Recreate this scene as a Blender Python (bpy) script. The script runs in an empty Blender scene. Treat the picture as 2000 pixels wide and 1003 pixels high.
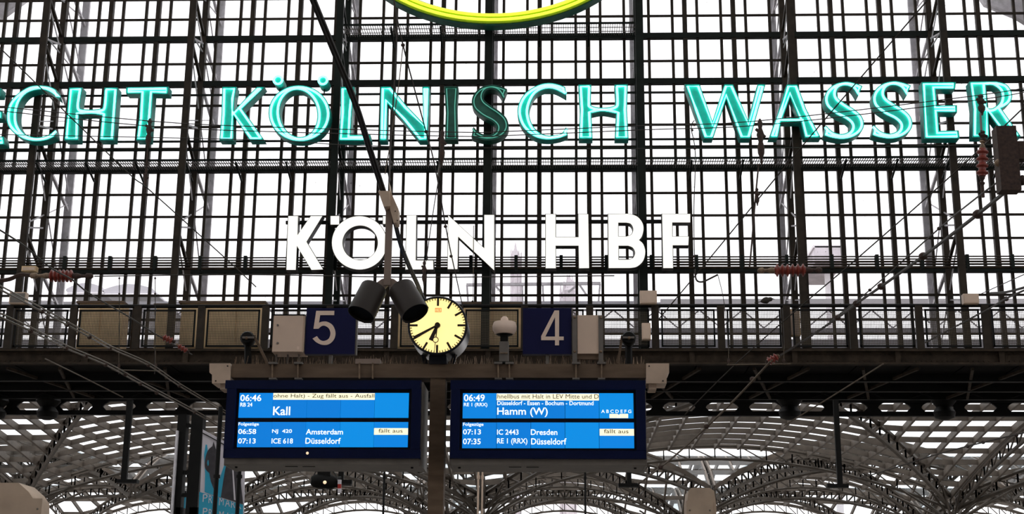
import bpy, math, random
from mathutils import Vector, Matrix
random.seed(7)
C = bpy.context.scene.collection
S = bpy.context.scene

# ------------------------------------------------------------------ camera, sky, exposure
F, W, H = 2800.0, 2000.0, 1003.0
EYE = Vector((0, 0, 1.6))
yaw, pitch, roll = math.radians(2.0188), math.radians(15.2126), math.radians(0.41403)
fwd = Vector((-math.sin(yaw)*math.cos(pitch), math.cos(yaw)*math.cos(pitch), math.sin(pitch)))
rt = Vector((math.cos(yaw), math.sin(yaw), 0)); up = rt.cross(fwd)
r2 = rt*math.cos(roll) + up*math.sin(roll); u2 = up*math.cos(roll) - rt*math.sin(roll)
cam = bpy.data.objects.new('camera', bpy.data.cameras.new('camera')); C.objects.link(cam)
cam.matrix_world = Matrix(((r2.x, u2.x, -fwd.x, EYE.x), (r2.y, u2.y, -fwd.y, EYE.y), (r2.z, u2.z, -fwd.z, EYE.z), (0, 0, 0, 1)))
cam.data.sensor_width = 36; cam.data.lens = F/W*36; cam.data.clip_end = 2000
S.camera = cam
SKY = 1.95
w = bpy.data.worlds.new('overcast'); S.world = w; w.use_nodes = True
w.node_tree.nodes['Background'].inputs[0].default_value = (1.0, 0.98, 0.985, 1)
w.node_tree.nodes['Background'].inputs[1].default_value = SKY
S.view_settings.view_transform = 'Standard'; S.view_settings.look = 'None'
S.view_settings.gamma = 1; S.view_settings.use_curve_mapping = False; S.view_settings.exposure = 0.0
S.cycles.transparent_max_bounces = 32
S.cycles.max_bounces = 6

def P(x, y, Y):
    "point of the photograph carried to the plane at distance Y"
    d = fwd*F + r2*(x - W/2) + u2*(H/2 - y)
    return EYE + d*((Y - EYE.y)/d.y)
def PX(x, Y, y=500): return P(x, y, Y).x
def PZ(y, Y, x=1000): return P(x, y, Y).z

# ------------------------------------------------------------------ materials
def lin(c):
    c = c/255
    return c/12.92 if c <= .04045 else ((c + .055)/1.055)**2.4
def rgb(*c): return tuple(lin(v) for v in c) + (1,)
MATS = {}
def mat(name, col, rough=.6, metal=0, var=.25, scale=6, emit=None, es=0, bump=0, spec=.5, stretch=None):
    m = bpy.data.materials.new(name); m.use_nodes = True; nt = m.node_tree; b = nt.nodes['Principled BSDF']
    b.inputs['Roughness'].default_value = rough; b.inputs['Metallic'].default_value = metal
    b.inputs['Specular IOR Level'].default_value = spec
    c = rgb(*col)
    if var:
        tc = nt.nodes.new('ShaderNodeTexCoord'); n = nt.nodes.new('ShaderNodeTexNoise'); n.inputs['Scale'].default_value = scale; n.inputs['Detail'].default_value = 6
        mp = nt.nodes.new('ShaderNodeMapping'); mp.inputs['Scale'].default_value = stretch or (1, 1, 1)
        nt.links.new(tc.outputs['Object'], mp.inputs[0]); nt.links.new(mp.outputs[0], n.inputs['Vector'])
        r = nt.nodes.new('ShaderNodeValToRGB'); r.color_ramp.elements[0].position = .3; r.color_ramp.elements[1].position = .7
        r.color_ramp.elements[0].color = tuple(v*(1 - var) for v in c[:3]) + (1,)
        r.color_ramp.elements[1].color = tuple(min(1, v*(1 + var)) for v in c[:3]) + (1,)
        nt.links.new(n.outputs[0], r.inputs[0]); nt.links.new(r.outputs[0], b.inputs['Base Color'])
        if bump:
            bp = nt.nodes.new('ShaderNodeBump'); bp.inputs['Strength'].default_value = bump; nt.links.new(n.outputs[0], bp.inputs['Height']); nt.links.new(bp.outputs[0], b.inputs['Normal'])
    else: b.inputs['Base Color'].default_value = c
    if emit:
        b.inputs['Emission Color'].default_value = rgb(*emit); b.inputs['Emission Strength'].default_value = es
    MATS[name] = m; return m
def glassmat(name, tint, dirt, gl=.06, seed=0):
    m = bpy.data.materials.new(name); m.use_nodes = True; nt = m.node_tree; N = nt.nodes; L = nt.links
    N.remove(N['Principled BSDF']); out = N['Material Output']
    tr = N.new('ShaderNodeBsdfTransparent'); tr.inputs[0].default_value = tint
    g = N.new('ShaderNodeBsdfGlossy'); g.inputs['Roughness'].default_value = .15
    mx = N.new('ShaderNodeMixShader'); mx.inputs[0].default_value = gl; L.new(tr.outputs[0], mx.inputs[1]); L.new(g.outputs[0], mx.inputs[2])
    tc = N.new('ShaderNodeNewGeometry'); n = N.new('ShaderNodeTexNoise'); n.inputs['Scale'].default_value = 14; n.inputs['Detail'].default_value = 3
    L.new(tc.outputs['Position'], n.inputs['Vector'])
    r = N.new('ShaderNodeValToRGB'); r.color_ramp.elements[0].position = .69; r.color_ramp.elements[1].position = .76
    r.color_ramp.elements[0].color = (0, 0, 0, 1); r.color_ramp.elements[1].color = (dirt,)*3 + (1,)
    L.new(n.outputs[0], r.inputs[0])
    df = N.new('ShaderNodeBsdfDiffuse'); df.inputs[0].default_value = rgb(150, 145, 138)
    m2 = N.new('ShaderNodeMixShader'); L.new(r.outputs[0], m2.inputs[0]); L.new(mx.outputs[0], m2.inputs[1]); L.new(df.outputs[0], m2.inputs[2])
    L.new(m2.outputs[0], out.inputs[0]); MATS[name] = m; return m
glass = glassmat('dusty_glass', (.93, .93, .94, 1), .55)
rglass = glassmat('roof_glass', (.9, .92, .93, 1), .5, .05)
steel = mat('dark_bronze_steel', (46, 37, 27), .6, .0, .4, 4, bump=.1, spec=.25)
steelg = mat('dark_green_steel', (20, 27, 22), .6, .0, .3, 4, spec=.2)
outer = mat('haze_pale_outer_steel', (226, 222, 226), .7, .0, .22, 5)  # pale base colour stands in for haze and glare through the glass
black = mat('black_steel', (13, 12, 10), .6, 0, .3, 5, spec=.2)
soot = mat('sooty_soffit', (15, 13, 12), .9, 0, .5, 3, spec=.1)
brown = mat('brown_riveted_steel', (56, 46, 36), .75, 0, .45, 5, bump=.2, spec=.2)
wirem = mat('oxidised_wire', (48, 40, 34), .6, .2, .3, 20)
wireb = mat('bright_wire', (92, 78, 62), .5, .3, .3, 20)
rust = mat('rusty_fitting', (60, 42, 34), .8, 0, .5, 25)
insul = mat('red_porcelain', (128, 52, 40), .35, 0, .25, 20)
fitting = mat('pale_fitting', (128, 106, 84), .6, .2, .35, 20)
cablew = mat('black_rubber', (30, 27, 25), .4, 0, .2, 20)
teal = mat('teal_enamel', (0, 158, 146), .45, 0, .12, 8)
tealdark = mat('unlit_teal_enamel', (22, 92, 76), .5, 0, .25, 6)
neon = mat('neon_tube_lit', (210, 255, 245), .3, 0, 0, emit=(95, 255, 238), es=3.6)
neonoff = mat('neon_tube_dim', (120, 200, 180), .3, 0, 0, emit=(80, 190, 165), es=.35)
neony = mat('neon_yellow_lit', (235, 255, 60), .3, 0, 0, emit=(228, 234, 66), es=1.05)
yface = mat('yellow_green_enamel', (150, 178, 14), .45, 0, .15, 4)
whitel = mat('backlit_white_acrylic', (150, 148, 140), .5, 0, .04, 5, emit=(255, 254, 246), es=.96)
dside = mat('black_letter_return', (34, 32, 28), .5, 0, .2, 5)
mesh_m = mat('galvanised_mesh', (84, 74, 60), .7, .1, .2, 10)
grate = mat('grating_steel', (120, 112, 108), .6, .1, .3, 10)
beige = mat('beige_cabinet', (228, 196, 150), .7, 0, .15, 3)
greyb = mat('light_grey_enclosure', (218, 192, 170), .5, 0, .06, 4)
greyd = mat('grey_housing_edge', (110, 103, 96), .5, 0, .15, 6)
taupe = mat('taupe_painted_beam', (106, 88, 72), .7, 0, .25, 3, bump=.05, spec=.2, stretch=(1, 1, 4))
bracket = mat('cream_end_cap', (196, 172, 150), .6, 0, .12, 5)
blue = mat('blue_enamel_sign', (20, 22, 64), .5, 0, .06, 4, spec=.2)
digit = mat('offwhite_digit', (240, 214, 194), .6, 0, .05, 5)
navy = mat('navy_display_frame', (3, 15, 54), .4, 0, .15, 3, spec=.25)
recess = mat('display_recess', (10, 10, 22), .3, 0, 0)
lcd1 = mat('lcd_blue', (0, 24, 60), .5, 0, .0, emit=(0, 132, 224), es=1)
lcd2 = mat('lcd_blue_deep', (0, 24, 60), .5, 0, .0, emit=(0, 124, 216), es=1)
lcd3 = mat('lcd_blue_light', (0, 24, 60), .5, 0, .0, emit=(0, 142, 228), es=1)
lcdw = mat('lcd_white', (230, 240, 255), .4, 0, 0, emit=(240, 250, 255), es=1)
lcdc = mat('lcd_cream', (240, 235, 200), .4, 0, 0, emit=(252, 243, 205), es=1)
lcdk = mat('lcd_dark_text', (70, 66, 60), .5, 0, 0)
clockf = mat('backlit_clock_face', (250, 235, 170), .4, 0, 0, emit=(255, 232, 150), es=1)
inkb = mat('clock_ink', (44, 30, 12), .5, 0, 0)
clkred = mat('faded_red_mark', (214, 110, 60), .5, 0, 0, emit=(226, 130, 70), es=.5)
clockc = mat('clock_case', (24, 26, 34), .3, 0, .1, 5)
spotm = mat('graphite_housing', (48, 41, 36), .5, .0, .1, 3, spec=.25)
spotin = mat('housing_inside', (12, 11, 10), .8, 0, 0, spec=.05)
armm = mat('taupe_arm', (136, 118, 106), .5, 0, .1, 5)
spike = mat('spike_wire', (150, 126, 104), .5, .2, .4, 40)
pale = mat('haze_pale_stone', (205, 198, 204), .8, 0, .25, .6)  # distance haze put into the colour, here and in the next two
palew = mat('haze_pale_render', (232, 228, 232), .8, 0, .1, .3)
slate = mat('haze_pale_roof_sheet', (205, 203, 210), .7, 0, .15, .2)
ribm = mat('canopy_rib', (100, 90, 80), .6, 0, .25, 2)
arcm = mat('canopy_truss_steel', (74, 66, 57), .6, 0, .25, 3)
concrete = mat('beige_concrete', (188, 166, 144), .8, 0, .2, 3)
floorm = mat('platform_paving', (120, 114, 108), .8, 0, .2, 1)
wallm = mat('hall_wall', (70, 64, 58), .8, 0, .2, 1)
roofm = mat('hall_roof_boards', (84, 76, 68), .8, 0, .25, 1)
cyan = mat('banner_cyan', (40, 158, 190), .6, 0, .08, 2)
bwhite = mat('banner_white', (214, 208, 214), .6, 0, .06, 2)
bdark = mat('banner_charcoal', (58, 54, 58), .7, 0, .3, 6)
redm = mat('signal_red', (170, 40, 30), .5, 0, 0)
birdm = mat('sparrow_feathers', (52, 44, 36), .8, 0, .4, 40)
lampg = mat('lit_lamp', (255, 225, 180), .3, 0, 0, emit=(255, 225, 185), es=.8)
yel = mat('yellow_mark', (206, 186, 60), .6, 0, .1, 10)

# ------------------------------------------------------------------ mesh helpers
class MB:
    def __init__(s): s.v = []; s.f = []; s.smooth = False
    def add(s, vs, fs):
        n = len(s.v); s.v += [tuple(v) for v in vs]; s.f += [tuple(i + n for i in f) for f in fs]; return s
    def box(s, a, b):
        x0, x1 = sorted((a[0], b[0])); y0, y1 = sorted((a[1], b[1])); z0, z1 = sorted((a[2], b[2]))
        return s.add([(x0, y0, z0), (x1, y0, z0), (x1, y1, z0), (x0, y1, z0), (x0, y0, z1), (x1, y0, z1), (x1, y1, z1), (x0, y1, z1)],
                     [(0, 3, 2, 1), (4, 5, 6, 7), (0, 1, 5, 4), (1, 2, 6, 5), (2, 3, 7, 6), (3, 0, 4, 7)])
    def bar(s, a, b, r, n=4, r2=None, flat=None):
        a, b = Vector(a), Vector(b); d = (b - a)
        if d.length < 1e-6: return s
        d.normalize(); r2 = r if r2 is None else r2
        t = Vector((0, 0, 1)) if abs(d.z) < .9 else Vector((0, 1, 0))
        u = d.cross(t).normalized(); v = d.cross(u)
        fl = flat or 1
        vs = []
        for c, rr in ((a, r), (b, r2)):
            for i in range(n):
                an = math.tau*(i + .5)/n
                vs.append(c + u*math.cos(an)*rr + v*math.sin(an)*rr*fl)
        fs = [(i, (i + 1) % n, n + (i + 1) % n, n + i) for i in range(n)] + [tuple(range(n))[::-1], tuple(range(n, 2*n))]
        return s.add(vs, fs)
    def path(s, pts, r, n=6, closed=False):
        pts = [Vector(p) for p in pts]; m = len(pts); vs = []
        prev = None
        for i, p in enumerate(pts):
            if closed: d = pts[(i + 1) % m] - pts[i - 1]
            else: d = pts[min(i + 1, m - 1)] - pts[max(i - 1, 0)]
            d.normalize()
            if prev is None:
                t = Vector((0, 1, 0)) if abs(d.y) < .9 else Vector((0, 0, 1)); u = d.cross(t).normalized()
            else:
                u = (prev - d*prev.dot(d))
                u = u.normalized() if u.length > 1e-6 else d.cross(Vector((0, 1, 0))).normalized()
            prev = u; v = d.cross(u)
            for k in range(n):
                a = math.tau*k/n; vs.append(p + (u*math.cos(a) + v*math.sin(a))*r)
        fs = []
        for i in range(m if closed else m - 1):
            j = (i + 1) % m
            fs += [(i*n + k, i*n + (k + 1) % n, j*n + (k + 1) % n, j*n + k) for k in range(n)]
        if not closed: fs += [tuple(range(n))[::-1], tuple(range((m - 1)*n, m*n))]
        return s.add(vs, fs)
    def lathe(s, a, axis, prof, n=20):
        a = Vector(a); d = Vector(axis).normalized(); t = Vector((0, 0, 1)) if abs(d.z) < .9 else Vector((0, 1, 0))
        u = d.cross(t).normalized(); v = d.cross(u); vs = []; fs = []
        for h, r in prof:
            for k in range(n):
                q = math.tau*k/n; vs.append(a + d*h + (u*math.cos(q) + v*math.sin(q))*max(r, 1e-4))
        for i in range(len(prof) - 1):
            fs += [(i*n + k, i*n + (k + 1) % n, (i + 1)*n + (k + 1) % n, (i + 1)*n + k) for k in range(n)]
        fs += [tuple(range(n))[::-1], tuple(range((len(prof) - 1)*n, len(prof)*n))]
        s.smooth = True
        return s.add(vs, fs)
    def mesh(s, name, m):
        me = bpy.data.meshes.new(name); me.from_pydata(s.v, [], s.f); me.materials.append(m)
        if s.smooth:
            me.polygons.foreach_set('use_smooth', [len(p.vertices) < 5 for p in me.polygons])
            try: me.set_sharp_from_angle(angle=math.radians(40))
            except Exception: pass
        me.update(); return me
    def build(s, name, m, parent=None): return link(name, s.mesh(name, m), parent)

def link(name, data, parent=None, loc=(0, 0, 0)):
    o = bpy.data.objects.new(name, data); C.objects.link(o); o.location = loc
    if parent is not None:
        o.parent = parent; o.matrix_parent_inverse = Matrix.Translation(-WL[parent.name])
    WL[o.name] = Vector(loc) if parent is None else Vector((0, 0, 0)) if loc == (0, 0, 0) else Vector(loc)
    return o
WL = {}
def tag(o, label=None, cat=None, group=None, kind=None):
    if label: o['label'] = label
    if cat: o['category'] = cat
    if group: o['group'] = group
    if kind: o['kind'] = kind
    return o
def thing(name, label, cat, loc=(0, 0, 0), group=None, kind=None):
    o = bpy.data.objects.new(name, None); C.objects.link(o); o.location = loc; o.empty_display_size = .2
    WL[o.name] = Vector(loc)
    return tag(o, label, cat, group, kind)
def box(a, b): return MB().box(a, b)
def pbox(x0, y0, x1, y1, Ya, Yb):
    "box whose front face covers that patch of the photograph at distance Ya"
    xm, ym = (x0 + x1)/2, (y0 + y1)/2
    return MB().box((P(x0, ym, Ya).x, Ya, P(xm, y1, Ya).z), (P(x1, ym, Ya).x, Yb, P(xm, y0, Ya).z))
def smooth(pts, k=5):
    "Catmull-Rom through points"
    pts = [Vector(p) for p in pts]; out = []
    for i in range(len(pts) - 1):
        p0 = pts[max(i - 1, 0)]; p1 = pts[i]; p2 = pts[i + 1]; p3 = pts[min(i + 2, len(pts) - 1)]
        for j in range(k):
            t = j/k
            out.append(.5*((2*p1) + (p2 - p0)*t + (2*p0 - 5*p1 + 4*p2 - p3)*t*t + (3*p1 - p0 - 3*p2 + p3)*t**3))
    out.append(pts[-1]); return out
def outline(pts, k=5):
    "closed outline; points with a third value are smooth, others corners"
    n = len(pts); corners = [i for i in range(n) if len(pts[i]) == 2]
    if not corners:
        q = [Vector(p[:2]) for p in pts]; out = []
        for i in range(n):
            p0, p1, p2, p3 = q[i - 1], q[i], q[(i + 1) % n], q[(i + 2) % n]
            for j in range(k):
                t = j/k; out.append(.5*((2*p1) + (p2 - p0)*t + (2*p0 - 5*p1 + 4*p2 - p3)*t*t + (3*p1 - p0 - 3*p2 + p3)*t**3))
        return out
    out = []
    for ci, c in enumerate(corners):
        e = corners[(ci + 1) % len(corners)]
        run = [c]; i = (c + 1) % n
        while i != e: run.append(i); i = (i + 1) % n
        run.append(e)
        q = [Vector(pts[i][:2]) for i in run]
        out += q[:1] if len(q) == 2 else smooth(q, k)[:-1]
    return out
def area(p): return sum(p[i - 1].x*p[i].y - p[i].x*p[i - 1].y for i in range(len(p)))/2
def inset(p, d):
    n = len(p); out = []; s = 1 if area(p) > 0 else -1
    for i in range(n):
        a = (p[i] - p[i - 1]); b = (p[(i + 1) % n] - p[i])
        if a.length < 1e-7 or b.length < 1e-7: out.append(p[i]); continue
        a.normalize(); b.normalize()
        na, nb = Vector((-a.y, a.x)), Vector((-b.y, b.x)); m = na + nb
        if m.length < .2: m = na
        else: m = m.normalized()/max(.5, m.normalized().dot(na))
        out.append(p[i] + m*d*s)
    return out
def plate(loops, Yf, Yb, name, m, parent, m2=None):
    "closed loops in (x, z) filled and given depth from Yf to Yb"
    cu = bpy.data.curves.new(name, 'CURVE'); cu.dimensions = '2D'; cu.fill_mode = 'BOTH'; cu.extrude = (Yb - Yf)/2
    for lp in loops:
        sp = cu.splines.new('POLY'); sp.points.add(len(lp) - 1); sp.use_cyclic_u = True
        for i, q in enumerate(lp): sp.points[i].co = (q[0], q[1], 0, 1)
    t = bpy.data.objects.new('tmp', cu); C.objects.link(t)
    bpy.context.view_layer.update()
    me = bpy.data.meshes.new_from_object(t.evaluated_get(bpy.context.evaluated_depsgraph_get()))
    bpy.data.objects.remove(t); bpy.data.curves.remove(cu)
    ym = (Yf + Yb)/2
    for v in me.vertices: x, z, e = v.co; v.co = (x, ym - e, z)
    me.materials.clear(); me.materials.append(m)
    if m2:
        me.materials.append(m2); me.update()
        for p in me.polygons:
            if abs(p.normal.y) < .5: p.material_index = 1
    me.name = name
    return link(name, me, parent)
def text(s, x0, y0, x1, y1, Y, m, parent, name='lettering', bold=.012, depth=.002):
    "a word set so that its ink fills that patch of the board"
    cu = bpy.data.curves.new(name, 'FONT'); cu.body = s; cu.offset = bold; cu.resolution_u = 3
    t = bpy.data.objects.new('tmp', cu); C.objects.link(t); bpy.context.view_layer.update()
    me = bpy.data.meshes.new_from_object(t.evaluated_get(bpy.context.evaluated_depsgraph_get()))
    bpy.data.objects.remove(t); bpy.data.curves.remove(cu)
    xs = [v.co.x for v in me.vertices]; ys = [v.co.y for v in me.vertices]
    X0, X1 = PX(x0, Y, (y0 + y1)/2), PX(x1, Y, (y0 + y1)/2); Z0, Z1 = PZ(y1, Y, (x0 + x1)/2), PZ(y0, Y, (x0 + x1)/2)
    ax, bx, ay, by = min(xs), max(xs), min(ys), max(ys)
    V = [(X0 + (v.co.x - ax)/(bx - ax)*(X1 - X0), Z0 + (v.co.y - ay)/(by - ay)*(Z1 - Z0)) for v in me.vertices]
    n = len(V); fs = [tuple(p.vertices) for p in me.polygons]
    cnt = {}
    for f in fs:
        for i in range(len(f)):
            e = (f[i], f[(i + 1) % len(f)]); cnt[tuple(sorted(e))] = cnt.get(tuple(sorted(e)), []) + [e]
    mb = MB(); vs = [(x, Y, z) for x, z in V] + [(x, Y - depth, z) for x, z in V]
    F2 = [tuple(i + n for i in f) for f in fs] + [tuple(f[::-1]) for f in fs] + [(e[0][0], e[0][1], e[0][1] + n, e[0][0] + n) for e in cnt.values() if len(e) == 1]
    bpy.data.meshes.remove(me); mb.add(vs, F2)
    return mb.build(name, m, parent)

# ------------------------------------------------------------------ the hall (setting)
X0, U, YG = -1.8215, 1.27526, 35.0
col = lambda n: X0 + n*U
tag(box((-30, -30, -.3), (30, 38, 0)).build('floor', floorm), kind='structure')
tag(box((-150, 38, -.3), (150, 300, -.001)).build('ground', floorm), kind='structure')
zt = PZ(683, 33.3)
rf = thing('ceiling', None, None, (0, 5, 30), kind='structure')
RC = Vector((-1, 0, 2)); RR = 28
for i in range(34):
    a0 = math.radians(-8 + i*196/34); a1 = a0 + math.radians(196/34)*.6
    vs = []
    for rr in (RR, RR + .3):
        for a in (a0, a1):
            for y in (-29, 34.8): vs.append((RC.x + math.cos(a)*rr, y, RC.z + math.sin(a)*rr))
    MB().add(vs, [(0, 1, 3, 2), (4, 6, 7, 5), (0, 2, 6, 4), (1, 5, 7, 3), (0, 4, 5, 1), (2, 3, 7, 6)]).build('roof_board', roofm, rf)
g = MB()
for i in range(60):
    a0, a1 = math.radians(180*i/60), math.radians(180*(i + 1)/60)
    vs = [(RC.x + math.cos(a)*(RR + .4), y, RC.z + math.sin(a)*(RR + .4)) for a in (a0, a1) for y in (-29, 34.8)]
    g.add(vs, [(0, 1, 3, 2)])
g.build('roof_glazing', rglass, rf)
tag(box((-29, -30, 0), (27, -29, 31)).build('wall_back', wallm), kind='structure')
tag(box((-30, 34.7, 0), (col(-12) - .3, 35.2, 24)).build('wall_left', wallm), kind='structure')
tag(box((col(12) + .3, 34.7, 0), (28, 35.2, 24)).build('wall_right', wallm), kind='structure')

# ------------------------------------------------------------------ glazed gable
ROWS = [20.1, 19.45, 18.85, 18.29, 17.71, 17.13, 16.43, 15.85, 15.25, 14.66, 14.06, 13.47, 12.807, 12.207, 11.593, 10.77, 10.125, 9.50, 9.14, 8.75]
THICK = {5: .072, 7: .072, 11: .072, 15: .072}
sub = (0, .255, .745, 1)
pm = {}
def pane_mesh(wd, ht):
    k = (round(wd, 3), round(ht, 3))
    if k not in pm: pm[k] = box((-k[0]/2, -.006, -k[1]/2), (k[0]/2, .006, k[1]/2)).mesh('pane', glass)
    return pm[k]
mull = {}
for b in range(8):
    n0 = -12 + 3*b
    win = thing(f'window_{b + 1}', None, None, (col(n0 + 1.5), YG, ROWS[-1]), kind='structure')
    for t in range(3):
        a = col(n0 + t)
        xs = [a + U*s for s in sub]
        for i in range(3):
            for r in range(len(ROWS) - 1):
                link('pane', pane_mesh(xs[i + 1] - xs[i] - .02, ROWS[r] - ROWS[r + 1] - .02), win, ((xs[i] + xs[i + 1])/2, YG, (ROWS[r] + ROWS[r + 1])/2))
        for i in (1, 2):
            link('mullion', mull.setdefault('m', box((-.036, -.04, 0), (.036, .04, ROWS[0] - ROWS[-1])).mesh('mullion', steel)), win, (xs[i], YG, ROWS[-1]))
        if t: link('mullion_post', mull.setdefault('p', box((-.058, -.07, 0), (.058, .07, ROWS[0] - ROWS[-1])).mesh('mullion_post', steel)), win, (xs[0], YG, ROWS[-1]))
    for r, z in enumerate(ROWS):
        h = THICK.get(r, .027); d = .08 if r in THICK else .025
        link('transom', mull.setdefault(('t', h), box((-1.5*U, -d, -h), (1.5*U, d, h)).mesh('transom', steelg if r in THICK else steel)), win, (col(n0 + 1.5), YG, z))

# wind trusses: chord inside, post in the glazing, chord outside, zigzag bracing
YI, YO = 33.75, 36.6
for i, n in enumerate(range(-12, 13, 3)):
    x = col(n); m = steelg if -6 < n < 6 else steel
    t = thing(f'trim_{i + 1}', None, None, (x, YG, zt), kind='structure')
    wI = .1 if n in (0, 3) else .085
    box((x - wI, YI - .05, zt - .1), (x + wI, YI + .05, 20.4)).build('inner_chord', m, t)
    box((x - .075, YG - .09, zt - .1), (x + .075, YG + .09, 20.4)).build('glazing_post', m, t)
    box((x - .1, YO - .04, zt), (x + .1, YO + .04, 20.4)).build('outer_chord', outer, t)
    for k, zz in enumerate((18.85, 17.13, 15.85, 13.47, 10.77)):
        MB().bar((x, YI, zz + .75), (x, YG, zz + .05), .05).build('brace', m, t)
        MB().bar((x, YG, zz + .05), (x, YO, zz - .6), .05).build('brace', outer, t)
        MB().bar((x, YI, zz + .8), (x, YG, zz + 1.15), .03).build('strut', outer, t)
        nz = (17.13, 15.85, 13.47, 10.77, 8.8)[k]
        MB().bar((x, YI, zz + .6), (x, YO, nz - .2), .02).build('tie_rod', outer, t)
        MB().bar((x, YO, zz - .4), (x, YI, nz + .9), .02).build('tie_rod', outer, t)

# ------------------------------------------------------------------ maintenance gangways, letter rails, pipes
def gangway(xa, xb, za, label):
    t = thing('gangway', label, 'gangway', ((xa + xb)/2, 34.4, za))
    g = MB(); y0, y1 = 34.05, 34.8
    k = int((xb - xa)/.06)
    for i in range(k + 1):
        x = xa + (xb - xa)*i/k
        g.box((x, y0, za), (x + .014, y1, za + .02))
    for j in (1, 2): g.box((xa, y0 + j*.25, za), (xb, y0 + j*.25 + .01, za + .02))
    tag(g.build('grating', grate, t), kind='stuff')
    for y in (y0 - .03, y1): box((xa, y - .01, za - .025), (xb, y + .01, za + .03)).build('edge_angle', steelg, t)
    for i in range(int((xb - xa)/U) + 1): MB().bar((xa + i*U, y0, za - .05), (xa + i*U, y1, za - .3), .03).build('bracket', steelg, t)
gangway(col(-12), col(12), PZ(312, 34.1), 'long narrow grating gangway below the row of teal letters')
gangway(col(-3), col(3), PZ(49, 34.1), 'short grating gangway behind the yellow arc at the top')
def rail(name, label, cat, pts, r, m, n=6, group=None):
    return tag(MB().path(pts, r, n).build(name, m), label, cat, group)
for y, lb in ((182, 'upper dark rail the teal letters are fixed to'), (273, 'lower dark rail the teal letters stand on'), (290, 'thin dark handrail just under the teal letters')):
    z = PZ(y, 33.95)
    tag(box((col(-12), 33.93, z - .022), (col(12), 33.98, z + .022)).build('letter_rail', steelg), lb, 'rail')
z = PZ(433, 33.6)
tag(box((PX(555, 33.6), 33.57, z - .04), (PX(1350, 33.6), 33.65, z + .04)).build('letter_rail', black), 'black bar behind the tops of the big white letters', 'rail')
pb = thing('pipe_bundle', 'bundle of long thin pipes clipped in front of the transom below the white letters', 'pipes', (0, 33.9, PZ(515, 33.9)))
for y, r, m in ((502, .018, steel), (507, .018, steel), (512, .026, brown), (517, .026, steel), (523, .034, brown)):
    MB().path([(col(-12), 33.9, PZ(y, 33.9)), (col(12), 33.9, PZ(y, 33.9))], r).build('pipe', m, pb)
for i in range(24):
    x = PX(40 + 88*i, 33.9)
    box((x - .04, 33.84, PZ(526, 33.9)), (x + .04, 33.98, PZ(499, 33.9))).build('pipe_clamp', steelg, pb)

# ------------------------------------------------------------------ catwalk with riveted girder and mesh railing
XL, XR = col(-12), col(12)
cw = thing('catwalk', 'brown riveted steel catwalk girder running right across under the glazed gable', 'catwalk', (0, 33.5, zt))
zg0, zg1 = PZ(712, 33.3), PZ(683, 33.3)
box((XL, 33.3, zg0), (XR, 33.36, zg1)).build('web_plate', brown, cw)
box((XL, 33.16, zg1 - .05), (XR, 33.4, zg1)).build('top_flange', brown, cw)
box((XL, 33.16, zg0), (XR, 33.4, zg0 + .04)).build('bottom_flange', brown, cw)
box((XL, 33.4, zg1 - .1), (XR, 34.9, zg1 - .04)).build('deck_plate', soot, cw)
rv = MB()
for i in range(int((XR - XL)/.12)):
    for z in (zg0 + .09, zg1 - .1): rv.box((XL + i*.12 - .015, 33.28, z - .015), (XL + i*.12 + .015, 33.31, z + .015))
tag(rv.build('rivet', brown, cw), kind='stuff')
for i in range(14):
    x = XL + 1 + i*2.4; box((x - .06, 33.22, zg0 + .04), (x + .06, 33.3, zg1 - .05)).build('stiffener', brown, cw)
YR = 33.2
rl = thing('railing', 'dark catwalk railing with framed wire mesh panels above the riveted girder', 'railing', (0, YR, zg1))
zr = PZ(597, YR); z0, z1 = PZ(677, YR), PZ(604, YR)
MB().path([(XL, YR, zr), (XR, YR, zr)], .045).build('handrail', black, rl)
pitchx = 128/80.1*(33.2/35)
pitchx = (PX(1926, YR, 640) - PX(142, YR, 640))/14
xp = PX(142, YR, 640)
k = -3
while xp + k*pitchx < XR: 
    x = xp + k*pitchx
    if x > XL:
        box((x - .085, YR - .05, zg1), (x + .085, YR + .05, zr)).build('post', steel, rl)
        a, b = x + .14, x + pitchx - .14
        if b < XR:
            fr = MB()
            for A, B in (((a, z0), (b, z0 + .04)), ((a, z1 - .04), (b, z1)), ((a, z0), (a + .04, z1)), ((b - .04, z0), (b, z1))):
                fr.box((A[0], YR - .02, A[1]), (B[0], YR + .02, B[1]))
            mp = fr.build('panel_frame', black, rl)
            ms = MB(); nn = 34
            for i in range(1, nn): xx = a + (b - a)*i/nn; ms.box((xx - .0045, YR - .004, z0), (xx + .0045, YR + .004, z1))
            nn = 22
            for i in range(1, nn): zz = z0 + (z1 - z0)*i/nn; ms.box((a, YR - .006, zz - .0045), (b, YR + .002, zz + .0045))
            tag(ms.build('wire_mesh', mesh_m, mp), kind='stuff')
    k += 1
def cabinet(x0, y0, x1, y1, Y, lb, nd=2, cap=True):
    t = thing('equipment_cabinet', lb, 'cabinet', tuple(P((x0 + x1)/2, y1, Y)))
    pbox(x0, y0, x1, y1, Y, Y + .45).build('body', beige, t)
    for i in range(nd):
        a = x0 + (x1 - x0)*i/nd + 2; b = x0 + (x1 - x0)*(i + 1)/nd - 2
        pbox(a, y0 + 4, b, y1 - 3, Y - .02, Y).build('door', beige, t)
    if cap: pbox(x0 - 3, y0 - 4, x1 + 3, y0, Y - .06, Y + .5).build('lid', taupe, t)
    return t
cabinet(152, 591, 239, 680, 34.0, 'wide beige cabinet behind the railing mesh, left of the hanging dark rods')
cabinet(303, 596, 330, 680, 34.0, 'narrow beige cabinet behind the railing mesh between two wide ones', 1)
cabinet(352, 591, 516, 680, 34.0, 'widest beige cabinet behind the railing mesh, above left of the left display', 3)
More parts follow.
